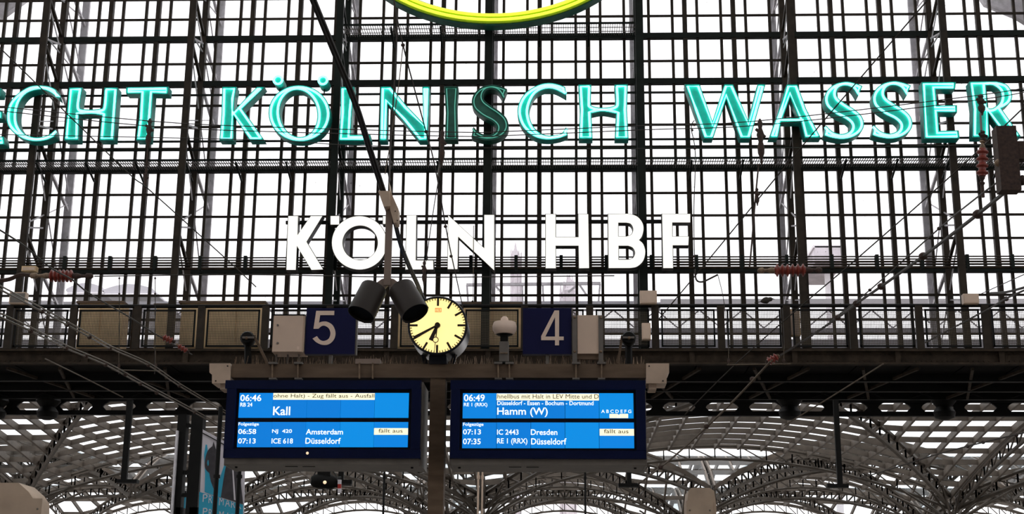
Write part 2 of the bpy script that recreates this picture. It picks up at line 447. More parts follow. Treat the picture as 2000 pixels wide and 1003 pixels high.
cabinet(776, 593, 832, 680, 34.0, 'beige cabinet behind the railing mesh, left of the station clock', 1)
cabinet(905, 593, 1018, 680, 34.0, 'beige cabinet behind the railing mesh and the dome antenna', 2)
for (a, b, c, d, Y, lb) in ((18, 570, 50, 592, 33.0, 'grey junction box on the railing at the left edge'), (1250, 567, 1283, 592, 33.0, 'grey junction box on the railing above the right display'),
                         (1882, 573, 1912, 592, 33.0, 'grey junction box on the railing near the right edge'), (1541, 604, 1563, 655, 33.4, 'tall narrow beige box behind the railing at the right'),
                         (1254, 630, 1271, 662, 33.0, 'small beige box low on the railing above the right display'), (42, 519, 70, 529, 33.5, 'small cream box fixed on the post at the left edge')):
    t = thing('junction_box', lb, 'junction box', tuple(P((a + c)/2, d, Y)))
    pbox(a, b, c, d, Y, Y + .18).build('housing', greyb if Y < 33.3 else beige, t); pbox(a + 2, b + 2, c - 2, d - 2, Y - .015, Y).build('cover', greyd if a == 18 else greyb, t)
# yellow-marked bird on the rail
bd = thing('sparrow', 'small dark sparrow perched on the catwalk railing at the right', 'bird', tuple(P(1496, 595, YR)))
q = P(1496, 587, YR)
MB().lathe((q.x - .13, YR, q.z - .02), (1, 0, .25), [(0, .015), (.04, .045), (.1, .075), (.16, .08), (.21, .05), (.24, .055), (.27, .045), (.3, .01)], 12).build('body', birdm, bd)
MB().bar((q.x - .11, YR, q.z - .02), (q.x - .27, YR, q.z - .05), .022, 4, .03, .4).build('tail', birdm, bd)
MB().bar((q.x + .16, YR, q.z + .05), (q.x + .21, YR, q.z + .045), .015, 5, .002).build('beak', birdm, bd)
for s in (-.02, .02): MB().bar((q.x + .02, YR + s, q.z - .04), (q.x + .02, YR + s, zr + .04), .006).build('leg', birdm, bd)

# dark soffit, lattice and double chord under the catwalk
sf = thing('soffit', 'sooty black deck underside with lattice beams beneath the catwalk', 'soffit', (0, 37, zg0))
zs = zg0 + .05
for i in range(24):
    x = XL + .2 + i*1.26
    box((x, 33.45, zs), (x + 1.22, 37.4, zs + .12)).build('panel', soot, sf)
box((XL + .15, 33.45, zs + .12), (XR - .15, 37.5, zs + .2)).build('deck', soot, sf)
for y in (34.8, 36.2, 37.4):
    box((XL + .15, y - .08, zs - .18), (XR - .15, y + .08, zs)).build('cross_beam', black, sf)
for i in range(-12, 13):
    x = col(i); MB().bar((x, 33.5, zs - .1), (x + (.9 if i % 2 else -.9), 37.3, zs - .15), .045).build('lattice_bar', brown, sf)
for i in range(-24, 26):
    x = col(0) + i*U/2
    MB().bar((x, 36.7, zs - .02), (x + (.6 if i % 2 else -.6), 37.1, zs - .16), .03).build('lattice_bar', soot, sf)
YD = 38.0
dc = thing('edge_truss', 'black double-chord truss with arched gaps along the lower edge of the dark band', 'truss', (0, YD, PZ(807, YD)))
za, zb = PZ(781, YD), PZ(807, YD)
box((XL, YD - .08, za - .05), (XR, YD + .08, za + .07)).build('upper_chord', black, dc)
box((XL, YD - .08, zb - .06), (XR, YD + .08, zb + .06)).build('lower_chord', black, dc)
i = 0; px = -60
while px < 2080:
    x = PX(px, YD, 790)
    lp = []
    hgt = za - zb
    for s in range(9): tt = s/8; lp.append((x - .14 - .28*(1 - math.sin(tt*math.pi/2)) , za - tt*hgt*.55))
    lp += [(x - .3, zb), (x + .3, zb)]
    for s in range(9): tt = 1 - s/8; lp.append((x + .14 + .28*(1 - math.sin(tt*math.pi/2)), za - tt*hgt*.55))
    plate([[Vector(v) for v in lp]], YD - .04, YD + .04, 'gusset', black, dc)
    px += 84; i += 1
for px in (-10, 92, 1543, 1845):
    q = P(px, 812, 37.7)
    MB().lathe((q.x, 37.7, q.z - .1), (0, 0, 1), [(0, .1), (.06, .26), (.2, .3), (.34, .2), (.5, .34), (.62, .3)], 10).build('hinge_block', black, dc)
cl = thing('steel_column', 'pair of black riveted steel columns left of the banner', 'column', (PX(370, 33.6), 33.6, 0))
for a, b in ((341, 358), (368, 391)):
    pbox(a, 808, b, 1003, 33.5, 33.8).build('shaft', black, cl)
    o = pbox(a + 2, 990, b - 2, 1003, 33.5, 33.8); x0, x1 = min(v[0] for v in o.v), max(v[0] for v in o.v); zz = max(v[2] for v in o.v)
    box((x0, 33.5, 0), (x1, 33.8, zz)).build('shaft_foot', black, cl)
pbox(338, 840, 342, 1003, 33.4, 33.5).build('pale_strip', outer, cl)
for y in (826, 918, 962): pbox(356, y, 370, y + 7, 33.52, 33.7).build('batten', black, cl)

# ------------------------------------------------------------------ sign letters
def poly(fr, pts):
    ox, oy, s = fr; return [((p[0]/s + ox), (p[1]/s + oy)) + tuple(p[2:]) for p in pts]
def to_world(pts, Y):
    out = []
    for q in outline(pts):
        w_ = P(q.x, q.y, Y); out.append(Vector((w_.x, w_.z)))
    return out
Z1, Z2, Z3, Z4, Z5, Z6 = (0, 150, 5.882), (420, 140, 6.25), (730, 150, 7.143), (1000, 150, 6.25), (1320, 140, 6.667), (1590, 140, 4.878)
def ell(cx, cy, a, b, n=40): return [(cx + a*math.cos(math.tau*i/n), cy + b*math.sin(math.tau*i/n)) for i in range(n)]
Sd = [(1860, 165), (1760, 125, 1), (1640, 105, 1), (1500, 140, 1), (1400, 230, 1), (1365, 340, 1), (1400, 450, 1), (1520, 550, 1), (1650, 620, 1), (1712, 690, 1), (1690, 765, 1), (1600, 805, 1), (1500, 785, 1), (1440, 745, 1), (1390, 690), (1362, 830), (1460, 862, 1), (1600, 880, 1), (1740, 852, 1), (1840, 780, 1), (1880, 680, 1), (1850, 570, 1), (1760, 480, 1), (1640, 400, 1), (1550, 330, 1), (1527, 260, 1), (1560, 190, 1), (1640, 165, 1), (1730, 200, 1), (1800, 310)]
def Sbox(x0, y0, x1, y1):
    return [(x0 + (p[0] - 1362)/(518)*(x1 - x0), y0 + (p[1] - 105)/(775)*(y1 - y0)) + tuple(p[2:]) for p in Sd]
E6 = [(1025, 95), (1355, 95), (1345, 165), (1160, 165), (1175, 318), (1365, 315), (1365, 385), (1182, 385), (1195, 560), (1380, 555), (1390, 632), (1055, 635)]
letters = [
 ('E', 'first, cut off by the left edge of the picture', [[(p[0]/4.878*1.0 - 276, p[1]/4.878 + 152) for p in E6]], 1),
 ('C', 'leftmost complete one, between E and H of the first word', [poly(Z1, [(640, 140), (560, 105, 1), (450, 92, 1), (340, 105, 1), (230, 165, 1), (130, 260, 1), (85, 350, 1), (70, 460, 1), (90, 560, 1), (160, 645, 1), (270, 715, 1), (400, 740, 1), (530, 725, 1), (632, 680), (630, 600), (580, 645, 1), (500, 680, 1), (400, 690, 1), (300, 660, 1), (230, 590, 1), (195, 500, 1), (200, 370, 1), (240, 260, 1), (320, 180, 1), (450, 145, 1), (560, 170, 1), (675, 255)])], 1),
 ('H', 'in the first word, left of the T', [poly(Z1, [(790, 118), (945, 118), (925, 240, 1), (915, 345, 1), (950, 365, 1), (1050, 372, 1), (1150, 360, 1), (1178, 330, 1), (1195, 118), (1350, 118), (1305, 725), (1140, 725), (1165, 440), (1050, 425, 1), (905, 435), (900, 725), (735, 725)])], 1),
 ('T', 'ending the first word, with a hanging insulator before its foot', [poly(Z1, [(1445, 115), (1935, 108), (1928, 195), (1755, 190), (1735, 460), (1715, 725), (1560, 725), (1595, 460), (1610, 190), (1445, 190)])], 1),
 ('K', 'starting the second word', [poly(Z2, [(85, 180), (262, 180), (235, 330), (225, 480), (370, 320), (510, 180), (605, 182), (335, 450), (600, 830), (420, 832), (225, 530), (222, 832), (50, 832), (75, 520)])], 1),
 ('O', 'with two round dots in the second word', [[(420 + (1028 + 378*math.cos(t) + 8*math.sin(t))/6.25, 140 + (505 + 345*math.sin(t))/6.25) for t in [math.tau*i/48 for i in range(48)]], [(420 + (1018 + 228*math.cos(t) + 18*math.sin(t))/6.25, 140 + (508 + 284*math.sin(t))/6.25) for t in [math.tau*i/48 for i in range(48)]]], 1),
 ('L', 'crossed by the thick black cable', [poly(Z2, [(1530, 180), (1700, 180), (1670, 480), (1655, 765), (1895, 765), (1905, 838), (1505, 838), (1530, 500)])], 1),
 ('N', 'right of the cable in the second word', [poly(Z3, [(95, 130), (235, 130), (460, 400), (690, 640), (675, 130), (778, 130), (765, 500), (745, 885), (630, 885), (400, 600), (190, 370), (182, 885), (78, 885)])], 1),
 ('I', 'unlit, dull dark green', [poly(Z3, [(982, 130), (1178, 130), (1160, 400), (1170, 875), (990, 875), (1003, 500)])], 0),
 ('S', 'unlit, dull dark green, before the middle post', [poly(Z3, Sd)], 0),
 ('C', 'right of the unlit S', [poly(Z4, [(650, 120), (560, 85, 1), (450, 68, 1), (330, 90, 1), (200, 160, 1), (110, 260, 1), (65, 400, 1), (90, 540, 1), (160, 650, 1), (280, 735, 1), (420, 765, 1), (560, 750, 1), (682, 712), (660, 605), (610, 680, 1), (540, 705, 1), (430, 710, 1), (330, 670, 1), (250, 580, 1), (210, 450, 1), (225, 330, 1), (290, 210, 1), (400, 150, 1), (520, 155, 1), (665, 230)])], 1),
 ('H', 'ending the second word', [poly(Z4, [(810, 90), (970, 90), (965, 300, 1), (980, 350, 1), (1110, 372, 1), (1240, 350, 1), (1262, 300, 1), (1250, 90), (1415, 85), (1405, 400), (1425, 755), (1255, 755), (1270, 450), (1110, 422, 1), (970, 445), (985, 755), (815, 755), (828, 400)])], 1),
 ('W', 'starting the last word', [poly(Z5, [(115, 158), (312, 158), (478, 635), (632, 158), (745, 158), (945, 630), (1065, 158), (1170, 158), (972, 865), (838, 865), (658, 350), (485, 865), (370, 865), (240, 500)])], 1),
 ('A', 'in the last word', [poly(Z5, [(1445, 160), (1585, 160), (1700, 480), (1890, 858), (1680, 858), (1630, 650), (1375, 650), (1330, 858), (1215, 858), (1340, 500)]), poly(Z5, [(1490, 325), (1600, 600), (1395, 600)])], 1),
 ('S', 'just right of the A', [poly(Z6, Sbox(95, 90, 478, 642))], 1),
 ('S', 'just left of the E of the last word', [poly(Z6, Sbox(553, 85, 940, 638))], 1),
 ('E', 'in the last word, left of the R', [poly(Z6, E6)], 1),
 ('R', 'last one, partly behind the dark bracket at the right edge', [poly(Z6, [(1480, 90), (1740, 88), (1840, 120, 1), (1890, 210, 1), (1868, 295, 1), (1790, 350), (1880, 480), (1975, 615), (1830, 625), (1660, 380), (1672, 620), (1512, 622), (1515, 350)]), poly(Z6, [(1640, 130), (1710, 132, 1), (1775, 190, 1), (1772, 280, 1), (1710, 340, 1), (1655, 345)])], 1),
]
YF = 33.35
def sign_letter(loops, label, lit, Y, dots=()):
    q = P(sum(p[0] for p in loops[0])/len(loops[0]), max(p[1] for p in loops[0]), Y)
    t = thing('neon_letter', label, 'sign letter', tuple(q), 'teal neon letters of the long sign')
    L = [to_world([p for p in lp], Y) for lp in loops]
    plate(L, Y + .06, Y + .34, 'letter_body', teal if lit else tealdark, t)
    # raised rim round the face
    rim = MB()
    for k, lp in enumerate(L):
        inn = inset(lp, .022 if k == 0 else -.022); n = len(lp)
        for i in range(n):
            j = (i + 1) % n; a, b, c, d = lp[i], lp[j], inn[j], inn[i]
            rim.add([(a.x, Y + .02, a.y), (b.x, Y + .02, b.y), (c.x, Y + .02, c.y), (d.x, Y + .02, d.y), (a.x, Y + .07, a.y), (b.x, Y + .07, b.y), (c.x, Y + .07, c.y), (d.x, Y + .07, d.y)],
                    [(0, 1, 2, 3), (4, 7, 6, 5), (0, 4, 5, 1), (2, 6, 7, 3)])
    rim.build('rim', teal if lit else tealdark, t)
    for k, lp in enumerate(L):
        ip = inset(lp, .055 if k == 0 else -.055)
        MB().path([(v.x, Y + .02, v.y) for v in ip], .03 if lit else .014, 6, True).build('neon_tube', neon if lit else neonoff, t)
    for cx, cy, r in dots:
        c = P(cx, cy, Y - .15); rr = r/F*Y
        d = MB().lathe((c.x, Y - .15, c.z), (0, 1, 0), [(0, rr*.98), (.001, rr), (.42, rr)], 28).build('umlaut_dot', teal, t)
        MB().path([(c.x + math.cos(math.tau*i/28)*rr*.8, Y - .18, c.z + math.sin(math.tau*i/28)*rr*.8) for i in range(28)], .03, 6, True).build('neon_ring', neon, d)
        MB().bar((c.x, Y + .1, c.z - rr), (c.x, Y + .1, c.z - rr - .12), .02).build('stay', steelg, d)
    return t
for ch, where, loops, lit in letters:
    nm = 'teal neon letter' if lit else 'dark'
    lb = f'glowing teal neon letter {ch}, {where}' if lit else f'teal sign letter {ch}, {where}'
    sign_letter(loops, lb, lit, YF, ((543.5, 157, 11), (631, 157.5, 11)) if ch == 'O' else ())

Z7, Z8 = (540, 400, 4.545), (1040, 400, 5.882)
sq = lambda a, b, c, d: [(a, b), (c, b), (c, d), (a, d)]
white = [
 ('K', [poly(Z7, [(105, 98), (190, 98), (185, 270), (305, 98), (405, 98), (265, 325), (412, 570), (310, 574), (180, 360), (170, 574), (88, 574), (97, 300)])]),
 ('O', [poly(Z7, ell(735, 335, 243, 236, 56)), poly(Z7, ell(742, 335, 158, 155, 56)), poly(Z7, sq(480, 98, 556, 172)), poly(Z7, sq(945, 98, 1012, 166))]),
 ('L', [poly(Z7, [(1157, 93), (1240, 92), (1235, 492), (1390, 492), (1392, 570), (1145, 570)])]),
 ('N', [poly(Z7, [(1525, 92), (1845, 385), (1845, 88), (1932, 88), (1932, 578), (1612, 278), (1606, 567), (1520, 567)])]),
 ('H', [poly(Z8, [(153, 105), (265, 105), (265, 370), (530, 370), (527, 105), (640, 105), (650, 722), (535, 724), (530, 465), (265, 465), (268, 724), (152, 724)])]),
 ('B', [poly(Z8, [(870, 105), (1060, 102), (1120, 104, 1), (1205, 135, 1), (1262, 205, 1), (1275, 280, 1), (1255, 360, 1), (1222, 402), (1272, 450, 1), (1295, 540, 1), (1270, 640, 1), (1200, 705, 1), (1120, 721), (875, 722)]),
        poly(Z8, [(985, 200), (1080, 200), (1130, 215, 1), (1158, 270, 1), (1140, 335, 1), (1080, 362), (985, 362)]), poly(Z8, [(988, 465), (1100, 465), (1155, 490, 1), (1180, 550, 1), (1155, 608, 1), (1100, 628), (988, 628)])]),
 ('F', [poly(Z8, [(1490, 103), (1812, 103), (1812, 198), (1605, 198), (1605, 362), (1795, 362), (1790, 460), (1610, 460), (1615, 722), (1502, 722)])])]
YW = 33.3
for ch, loops in white:
    q = P(sum(p[0] for p in loops[0])/len(loops[0]), 527, YW)
    t = thing('station_name_letter', f'large glowing white block letter {ch} of the station name', 'sign letter', tuple(q), 'white letters of the station name')
    L = [to_world(lp, YW) for lp in loops]
    sets = [L] if ch != 'O' else [L[:2], [L[2]], [L[3]]]
    for i, s in enumerate(sets):
        plate([inset(l, -.014 if k == 0 else .014) for k, l in enumerate(s)], YW + .015, YW + .26, 'letter_return' if not i else 'umlaut_return', dside, t)
        plate(s, YW, YW + .03, 'letter_face' if not i else 'umlaut_face', whitel, t)
    for lp in L[:1]:
        for fx in (.25, .75):
            x = min(v.x for v in lp)*(1 - fx) + max(v.x for v in lp)*fx
            MB().bar((x, YW + .26, PZ(433, 33.6)), (x, 33.57, PZ(433, 33.6)), .03).build('stay', black, t)

# yellow-green arc (lower part of the oval emblem)
oc = thing('neon_oval', 'glowing yellow-green neon arc at the top edge, above the teal letters', 'neon sign', tuple(P(966, 55, 33.2)))
ec = P(966, -150, 33.2)
A, B = 303/F*33.2*1.04, 213/F*33.2*1.04
def ring(a, b, n=90): return [Vector((ec.x + a*math.cos(math.tau*i/n), ec.z + b*math.sin(math.tau*i/n))) for i in range(n)]
plate([ring(A + .17, B + .17), ring(A - .19, B - .15)], 33.28, 33.6, 'ring_body', tealdark, oc)
plate([ring(A + .14, B + .14), ring(A - .16, B - .13)], 33.24, 33.3, 'ring_face', yface, oc)
for dr in (-.07, .055): MB().path([(v.x, 33.2, v.y) for v in ring(A + dr, B + dr)], .042, 6, True).build('neon_tube', neony, oc)

# ------------------------------------------------------------------ gantry with displays
YB = 13.95
gt = thing('display_gantry', 'taupe steel gantry, one post under a long cross beam', 'gantry', (PX(853, YB), YB, 0))
ptx0, ptx1 = PX(838, YB, 850), PX(868, YB, 850)
box((ptx0, YB, 0), (ptx1, YB + .2, PZ(712, YB))).build('post', taupe, gt)
pbox(452, 710, 1262, 737, YB - .02, YB + .22).build('cross_beam', taupe, gt)
for x0, x1, x2, sgn in ((450, 409, 432, 1), (1262, 1307, 1285, -1)):
    pts = [(x0, 709), (x1, 709), (x1, 727), (x1 + 5*sgn, 731), (x1 + 5*sgn, 748), (x0, 748)]
    plate([[Vector((P(a, b, YB - .04).x, P(a, b, YB - .04).z)) for a, b in pts]], YB - .04, YB + .24, 'end_cap', bracket, gt)
    a, b = sorted((x0 - 5*sgn, x0 - 20*sgn))
    pbox(a, 748, b, 760, YB, YB + .2).build('end_cap_foot', bracket, gt)
    for bx, by in ((x0 - 6*sgn, 714), (x1 + 12*sgn, 743)):
        c = P(bx, by, YB - .05); MB().lathe(tuple(c), (0, 1, 0), [(0, .006), (.012, .008)], 8).build('bolt', black, gt)
for x in (532, 582, 702, 728, 973, 995, 1125, 1175):
    a, b = P(x, 708, YB - .04), P(x, 739, YB - .04)
    MB().path([a, b], .0085, 8).build('clamp_rod', fitting, gt)
    if x not in (702, 728): 
        pbox(x - 8, 706, x + 8, 710, YB - .06, YB + .02).build('clamp_plate', greyd, gt); pbox(x - 7, 737, x + 7, 740, YB - .06, YB + .02).build('clamp_plate', greyd, gt)
pbox(694, 700, 742, 710, YB - .03, YB + .15).build('beam_saddle', armm, gt)
sp = MB()
x = 455.0
while x < 1256:
    if not (833 < x < 875) and not (965 < x < 1002):
        for j in range(2):
            xx = x + random.uniform(-2, 2); h = random.uniform(9, 21); yy = YB + random.choice((.02, .08, .14))
            a = P(xx, 711, YB); MB_ = (a.x, yy, a.z); lean = random.uniform(-.018, .018)
            sp.bar(MB_, (a.x + lean, yy + random.uniform(-.01, .01), a.z + h/F*YB), .0026, 3, .0016)
    x += random.uniform(3.2, 7)
tag(sp.build('bird_spikes', spike, gt), kind='stuff')

zl = (420, 690, 4.18); zr_ = (840, 690, 4.167)
def display(fr, front, scr_t, scr_b, divs_t, divs_b, rows, strips, label, tray):
    ox, oy, s = fr; c = lambda x, y: (x/s + ox, y/s + oy)
    x0, y0, x1, y1 = front
    t = thing('train_display', label, 'display', tuple(P((x0 + x1)/2, y1 + 10, 13.7)))
    YFt = 13.7
    pbox(x0, y0, x1, y1, YFt + .06, YFt + .62).build('case', navy, t)
    # body shell in grey at the sides and below
    sh = MB(); q0, q1 = P(x0, 820, YFt), P(x1, 820, YFt); zb_, zt_ = PZ(tray, YFt, (x0 + x1)/2), PZ(y0, YFt, (x0 + x1)/2)
    zc = PZ(y1, YFt, (x0 + x1)/2)
    box((q0.x + .01, YFt + .03, zb_ + .005), (q1.x - .01, YFt + .64, zc)).build('bottom_tray', greyd, t)
    box((q1.x - .012, YFt + .1, zb_), (q1.x + .012, YFt + .64, zt_)).build('side_panel', greyd, t)
    box((q0.x - .012, YFt + .1, zb_), (q0.x + .012, YFt + .64, zt_)).build('side_panel', greyd, t)
    for fx in (.33, .42): 
        xx = q0.x*(1 - fx) + q1.x*fx; box((xx - .06, YFt + .2, zb_ + .001), (xx + .06, YFt + .23, zb_ + .006)).build('vent_slot', black, t)
    for fx in (.04, .95):
        xx = q0.x*(1 - fx) + q1.x*fx; MB().lathe((xx, YFt + .25, zb_ - .008), (0, 0, 1), [(0, .012), (.015, .014)], 8).build('bolt', black, t)
    # front frame: four bars round the recess
    rx0, ry0 = c(158 if fr is zl else 238, 285 if fr is zl else 288); rx1, ry1 = c(1600 if fr is zl else 1680, 778 if fr is zl else 788)
    for a in ((x0, y0, x1, ry0), (x0, ry1, x1, y1), (x0, ry0, rx0, ry1), (rx1, ry0, x1, ry1)): pbox(*a, YFt, YFt + .07).build('frame_bar', navy, t)
    pbox(rx0, ry0, rx1, ry1, YFt + .05, YFt + .07).build('recess_plate', recess, t)
    for (a0, b0, a1, b1), dv in ((scr_t, divs_t), (scr_b, divs_b)):
        xs = [a0] + dv + [a1]
        for i in range(len(xs) - 1):
            p, q = c(xs[i] + (1.5 if i else 0), b0), c(xs[i + 1] - (1.5 if i < len(xs) - 2 else 0), b1)
            pbox(p[0], p[1], q[0], q[1], YFt + .035, YFt + .05).build('lcd_module', (lcd1, lcd2, lcd2, lcd1, lcd3)[(i + (dv is divs_b)) % 5], t)
    for a in strips:
        p, q = c(a[0], a[1]), c(a[2], a[3]); pbox(p[0], p[1], q[0], q[1], YFt + .031, YFt + .035).build('notice_strip', lcdc, t)
    for r in rows:
        s_, a, b, a2, b2 = r[:5]; p, q = c(a, b), c(a2, b2)
        dark = len(r) > 5
        text(s_, p[0], p[1], q[0], q[1], YFt + (.030 if dark else .034), lcdk if dark else lcdw, t, 'message' if dark else 'lettering', 0 if dark else .014)
    return t
dl = display(zl, (440, 742, 821, 894), (195, 321, 1580, 522), (184, 558, 1574, 762), [470, 748, 1025, 1302], [462, 738, 1018, 1296],
  [('06:46', 207, 335, 378, 388), ('RB 24', 206, 400, 305, 432), ('ohne Halt) - Zug fällt aus - Ausfall', 477, 328, 1300, 369, 1), ('Kall', 474, 432, 614, 503), ('Folgezüge', 191, 562, 358, 594),
   ('06:58', 190, 614, 336, 656), ('NJ  420', 466, 617, 628, 656), ('Amsterdam', 742, 616, 1045, 660), ('07:13', 188, 691, 332, 734), ('ICE 618', 462, 691, 636, 734), ('Düsseldorf', 738, 687, 1026, 736), ('fällt aus', 1335, 613, 1532, 645, 1)],
  [(475, 322, 1304, 376), (1298, 608, 1575, 662)], 'blue train display for track 5 hanging left of the gantry post', 906)
dr = display(zr_, (880, 742, 1261, 895), (266, 322, 1655, 525), (262, 560, 1660, 768), [540, 820, 1098, 1376], [540, 820, 1098, 1376],
  [('06:49', 276, 332, 445, 388), ('RE 1 (RRX)', 275, 400, 466, 437), ('hnellbus mit Halt in LEV Mitte und D', 548, 330, 1372, 366, 1), ('Düsseldorf - Essen - Bochum - Dortmund', 546, 385, 1330, 420), ('Hamm (W)', 546, 438, 958, 516),
   ('A B C D E F G', 1393, 456, 1638, 483), ('Folgezüge', 268, 562, 435, 596), ('07:13', 268, 615, 414, 658), ('IC 2443', 545, 617, 720, 660), ('Dresden', 820, 616, 1036, 662), ('07:35', 268, 691, 412, 738), ('RE 1 (RRX)', 545, 688, 792, 744), ('Düsseldorf', 822, 688, 1110, 740), ('fällt aus', 1415, 615, 1615, 648, 1)],
  [(542, 325, 1374, 380), (1380, 612, 1660, 667)], 'blue train display for track 4 hanging right of the gantry post', 907)
for a in ((1460, 490, 1530, 524), (1542, 490, 1612, 524), (1528, 497, 1545, 524)):
    pbox(a[0]/4.167 + 840, a[1]/4.167 + 690, a[2]/4.167 + 840, a[3]/4.167 + 690, 13.732, 13.735).build('train_pictogram', lcdc, dr)
c = P(600, 884, 13.69); MB().lathe(tuple(c), (0, 1, 0), [(0, .01), (.01, .014)], 10).build('status_lamp', lampg, dl)

# platform number signs
def numsign(x0, y0, x1, y1, loops, lb):
    t = thing('platform_number_sign', lb, 'sign', tuple(P((x0 + x1)/2, y1, YB)))
    pbox(x0, y0, x1, y1, YB + .0, YB + .08).build('panel', blue, t)
    pbox(x1 - 1, y0, x1 + 3, y1, YB + .01, YB + .09).build('edge_trim', greyd, t)
    L = [[Vector((P(q.x, q.y, YB).x, P(q.x, q.y, YB).z)) for q in outline(lp)] for lp in loops]
    plate(L, YB - .006, YB, 'numeral', digit, t)
    pbox(x0 + 45, y1, x0 + 51, 710, YB + .02, YB + .08).build('foot', greyd, t)
z5 = (440, 600, 7.143)
five = poly(z5, [(1270, 48), (1522, 48), (1520, 108), (1325, 108), (1305, 215, 0) and (1308, 215), (1350, 200, 1), (1420, 200, 1), (1500, 250, 1), (1538, 350, 1), (1515, 450, 1), (1440, 515, 1), (1350, 520, 1), (1270, 485, 1), (1218, 435), (1280, 400), (1320, 450, 1), (1375, 468, 1), (1440, 440, 1), (1468, 370, 1), (1450, 300, 1), (1400, 260, 1), (1350, 258, 1), (1300, 298), (1232, 298)])
numsign(597, 601, 694, 691, [five], 'dark blue platform sign with the pale numeral five')
four = [(1083, 606), (1092, 606), (1092, 657), (1101, 657), (1101, 664), (1092, 664), (1092, 674), (1084, 674), (1084, 664), (1057, 664), (1057, 656)]
numsign(1021, 601, 1116, 691, [four, [(1084, 619), (1084, 657), (1065, 657)]], 'dark blue platform sign with the pale numeral four')

# grey cabinet left, white panel right
t = thing('control_cabinet', 'light grey two-lock steel cabinet on the beam left of the number 5', 'cabinet', tuple(P(563, 688, YB)))
pbox(533, 615, 594, 687, YB - .03, YB + .22).build('body', greyb, t)
pbox(533.5, 616, 591, 686, YB - .045, YB - .03).build('door', greyb, t)
for y in (634, 669):
    c = P(542, y, YB - .06); MB().lathe(tuple(c), (0, 1, 0), [(0, .009), (.016, .011)], 12).build('lock', greyd, t)
c = P(582, 679, YB - .05); pbox(580, 676, 584.5, 682, YB - .048, YB - .045).build('label_plate', digit, t)
pbox(532, 613, 595, 616, YB - .04, YB + .23).build('rain_lip', black, t)
for x in (540, 562, 584): MB().path([P(x, 687, YB + .1), P(x, 711, YB + .1)], .009, 6).build('leg', greyd, t)
t = thing('antenna_panel', 'off-white blank panel between two grey side rails right of the number 4', 'panel', tuple(P(1148, 690, YB)))
pbox(1128, 615, 1169, 690, YB - .02, YB + .06).build('panel', greyb, t)
for x in (1118, 1169): 
    pbox(x, 615, x + 9, 708, YB - .03, YB + .08).build('side_rail', greyd, t)
    for y in (618.5, 685.5):
        c = P(x + 4.5, y, YB - .045); MB().lathe(tuple(c), (0, 1, 0), [(0, .008), (.008, .013), (.02, .014)], 10).build('bolt', fitting, t)
pbox(1126, 690, 1170, 701, YB, YB + .05).build('cross_plate', taupe, t)
# dome antenna
t = thing('dome_antenna', 'white mushroom-shaped antenna on a short grey bracket beside the clock', 'antenna', tuple(P(985, 708, YB)))
c = P(985, 652, YB)
k = YB/F
MB().lathe((c.x, YB + .05, c.z), (0, 0, 1), [(0, 12*k), (2*k, 19*k), (10*k, 24*k), (18*k, 24.5*k), (26*k, 22*k), (28*k, 8*k), (34*k, 7.5*k), (38*k, 4*k)], 28).build('dome', digit, t)
MB().lathe((c.x, YB + .05, c.z - 2*k), (0, 0, 1), [(0, 8*k), (3*k, 17*k), (4*k, 10*k)], 24).build('underside', black, t)
pbox(977, 646, 992, 668, YB, YB + .1).build('neck', black, t)
pbox(975, 666, 993, 705, YB - .01, YB + .1).build('bracket', greyd, t)
pbox(968, 705, 1000, 708, YB - .04, YB + .12).build('base_plate', steelg, t)
MB().path([P(977, 689, YB - .02), P(991, 689, YB - .02)], .007).build('clamp_bolt', fitting, t)
# two round floodlight heads
for cx, lean, lb in ((484, 1, 'black round lamp head with a slanted stay at the left end of the beam'), (1228, -1, 'black round lamp head with a slanted stay at the right end of the beam')):
    t = thing('round_lamp', lb, 'lamp', tuple(P(cx, 709, YB)))
    c = P(cx, 660, YB)
    MB().lathe((c.x, YB - .05, c.z), (0, 1, -.1), [(0, 11*k), (.02, 14*k), (.1, 14*k), (.16, 9*k)], 20).build('head', black, t)
    MB().lathe((c.x, YB - .08, c.z - .01), (0, 1, 0), [(0, 2*k), (.02, 3.4*k), (.05, 3.4*k)], 10).build('bulb', fitting, t)
    pbox(cx - 11, 656.5, cx + 11, 660, YB - .07, YB - .05).build('reflector_bar', greyd, t)
    MB().path([P(cx, 668, YB + .05), P(cx, 711, YB + .05)], .035, 6).build('stand', black, t)
    xa = cx + (12 if lean > 0 else -13)
    MB().bar(P(xa, 655, YB), P(xa + (27 if lean > 0 else -8), 710, YB), .018, 4).build('stay', taupe, t)

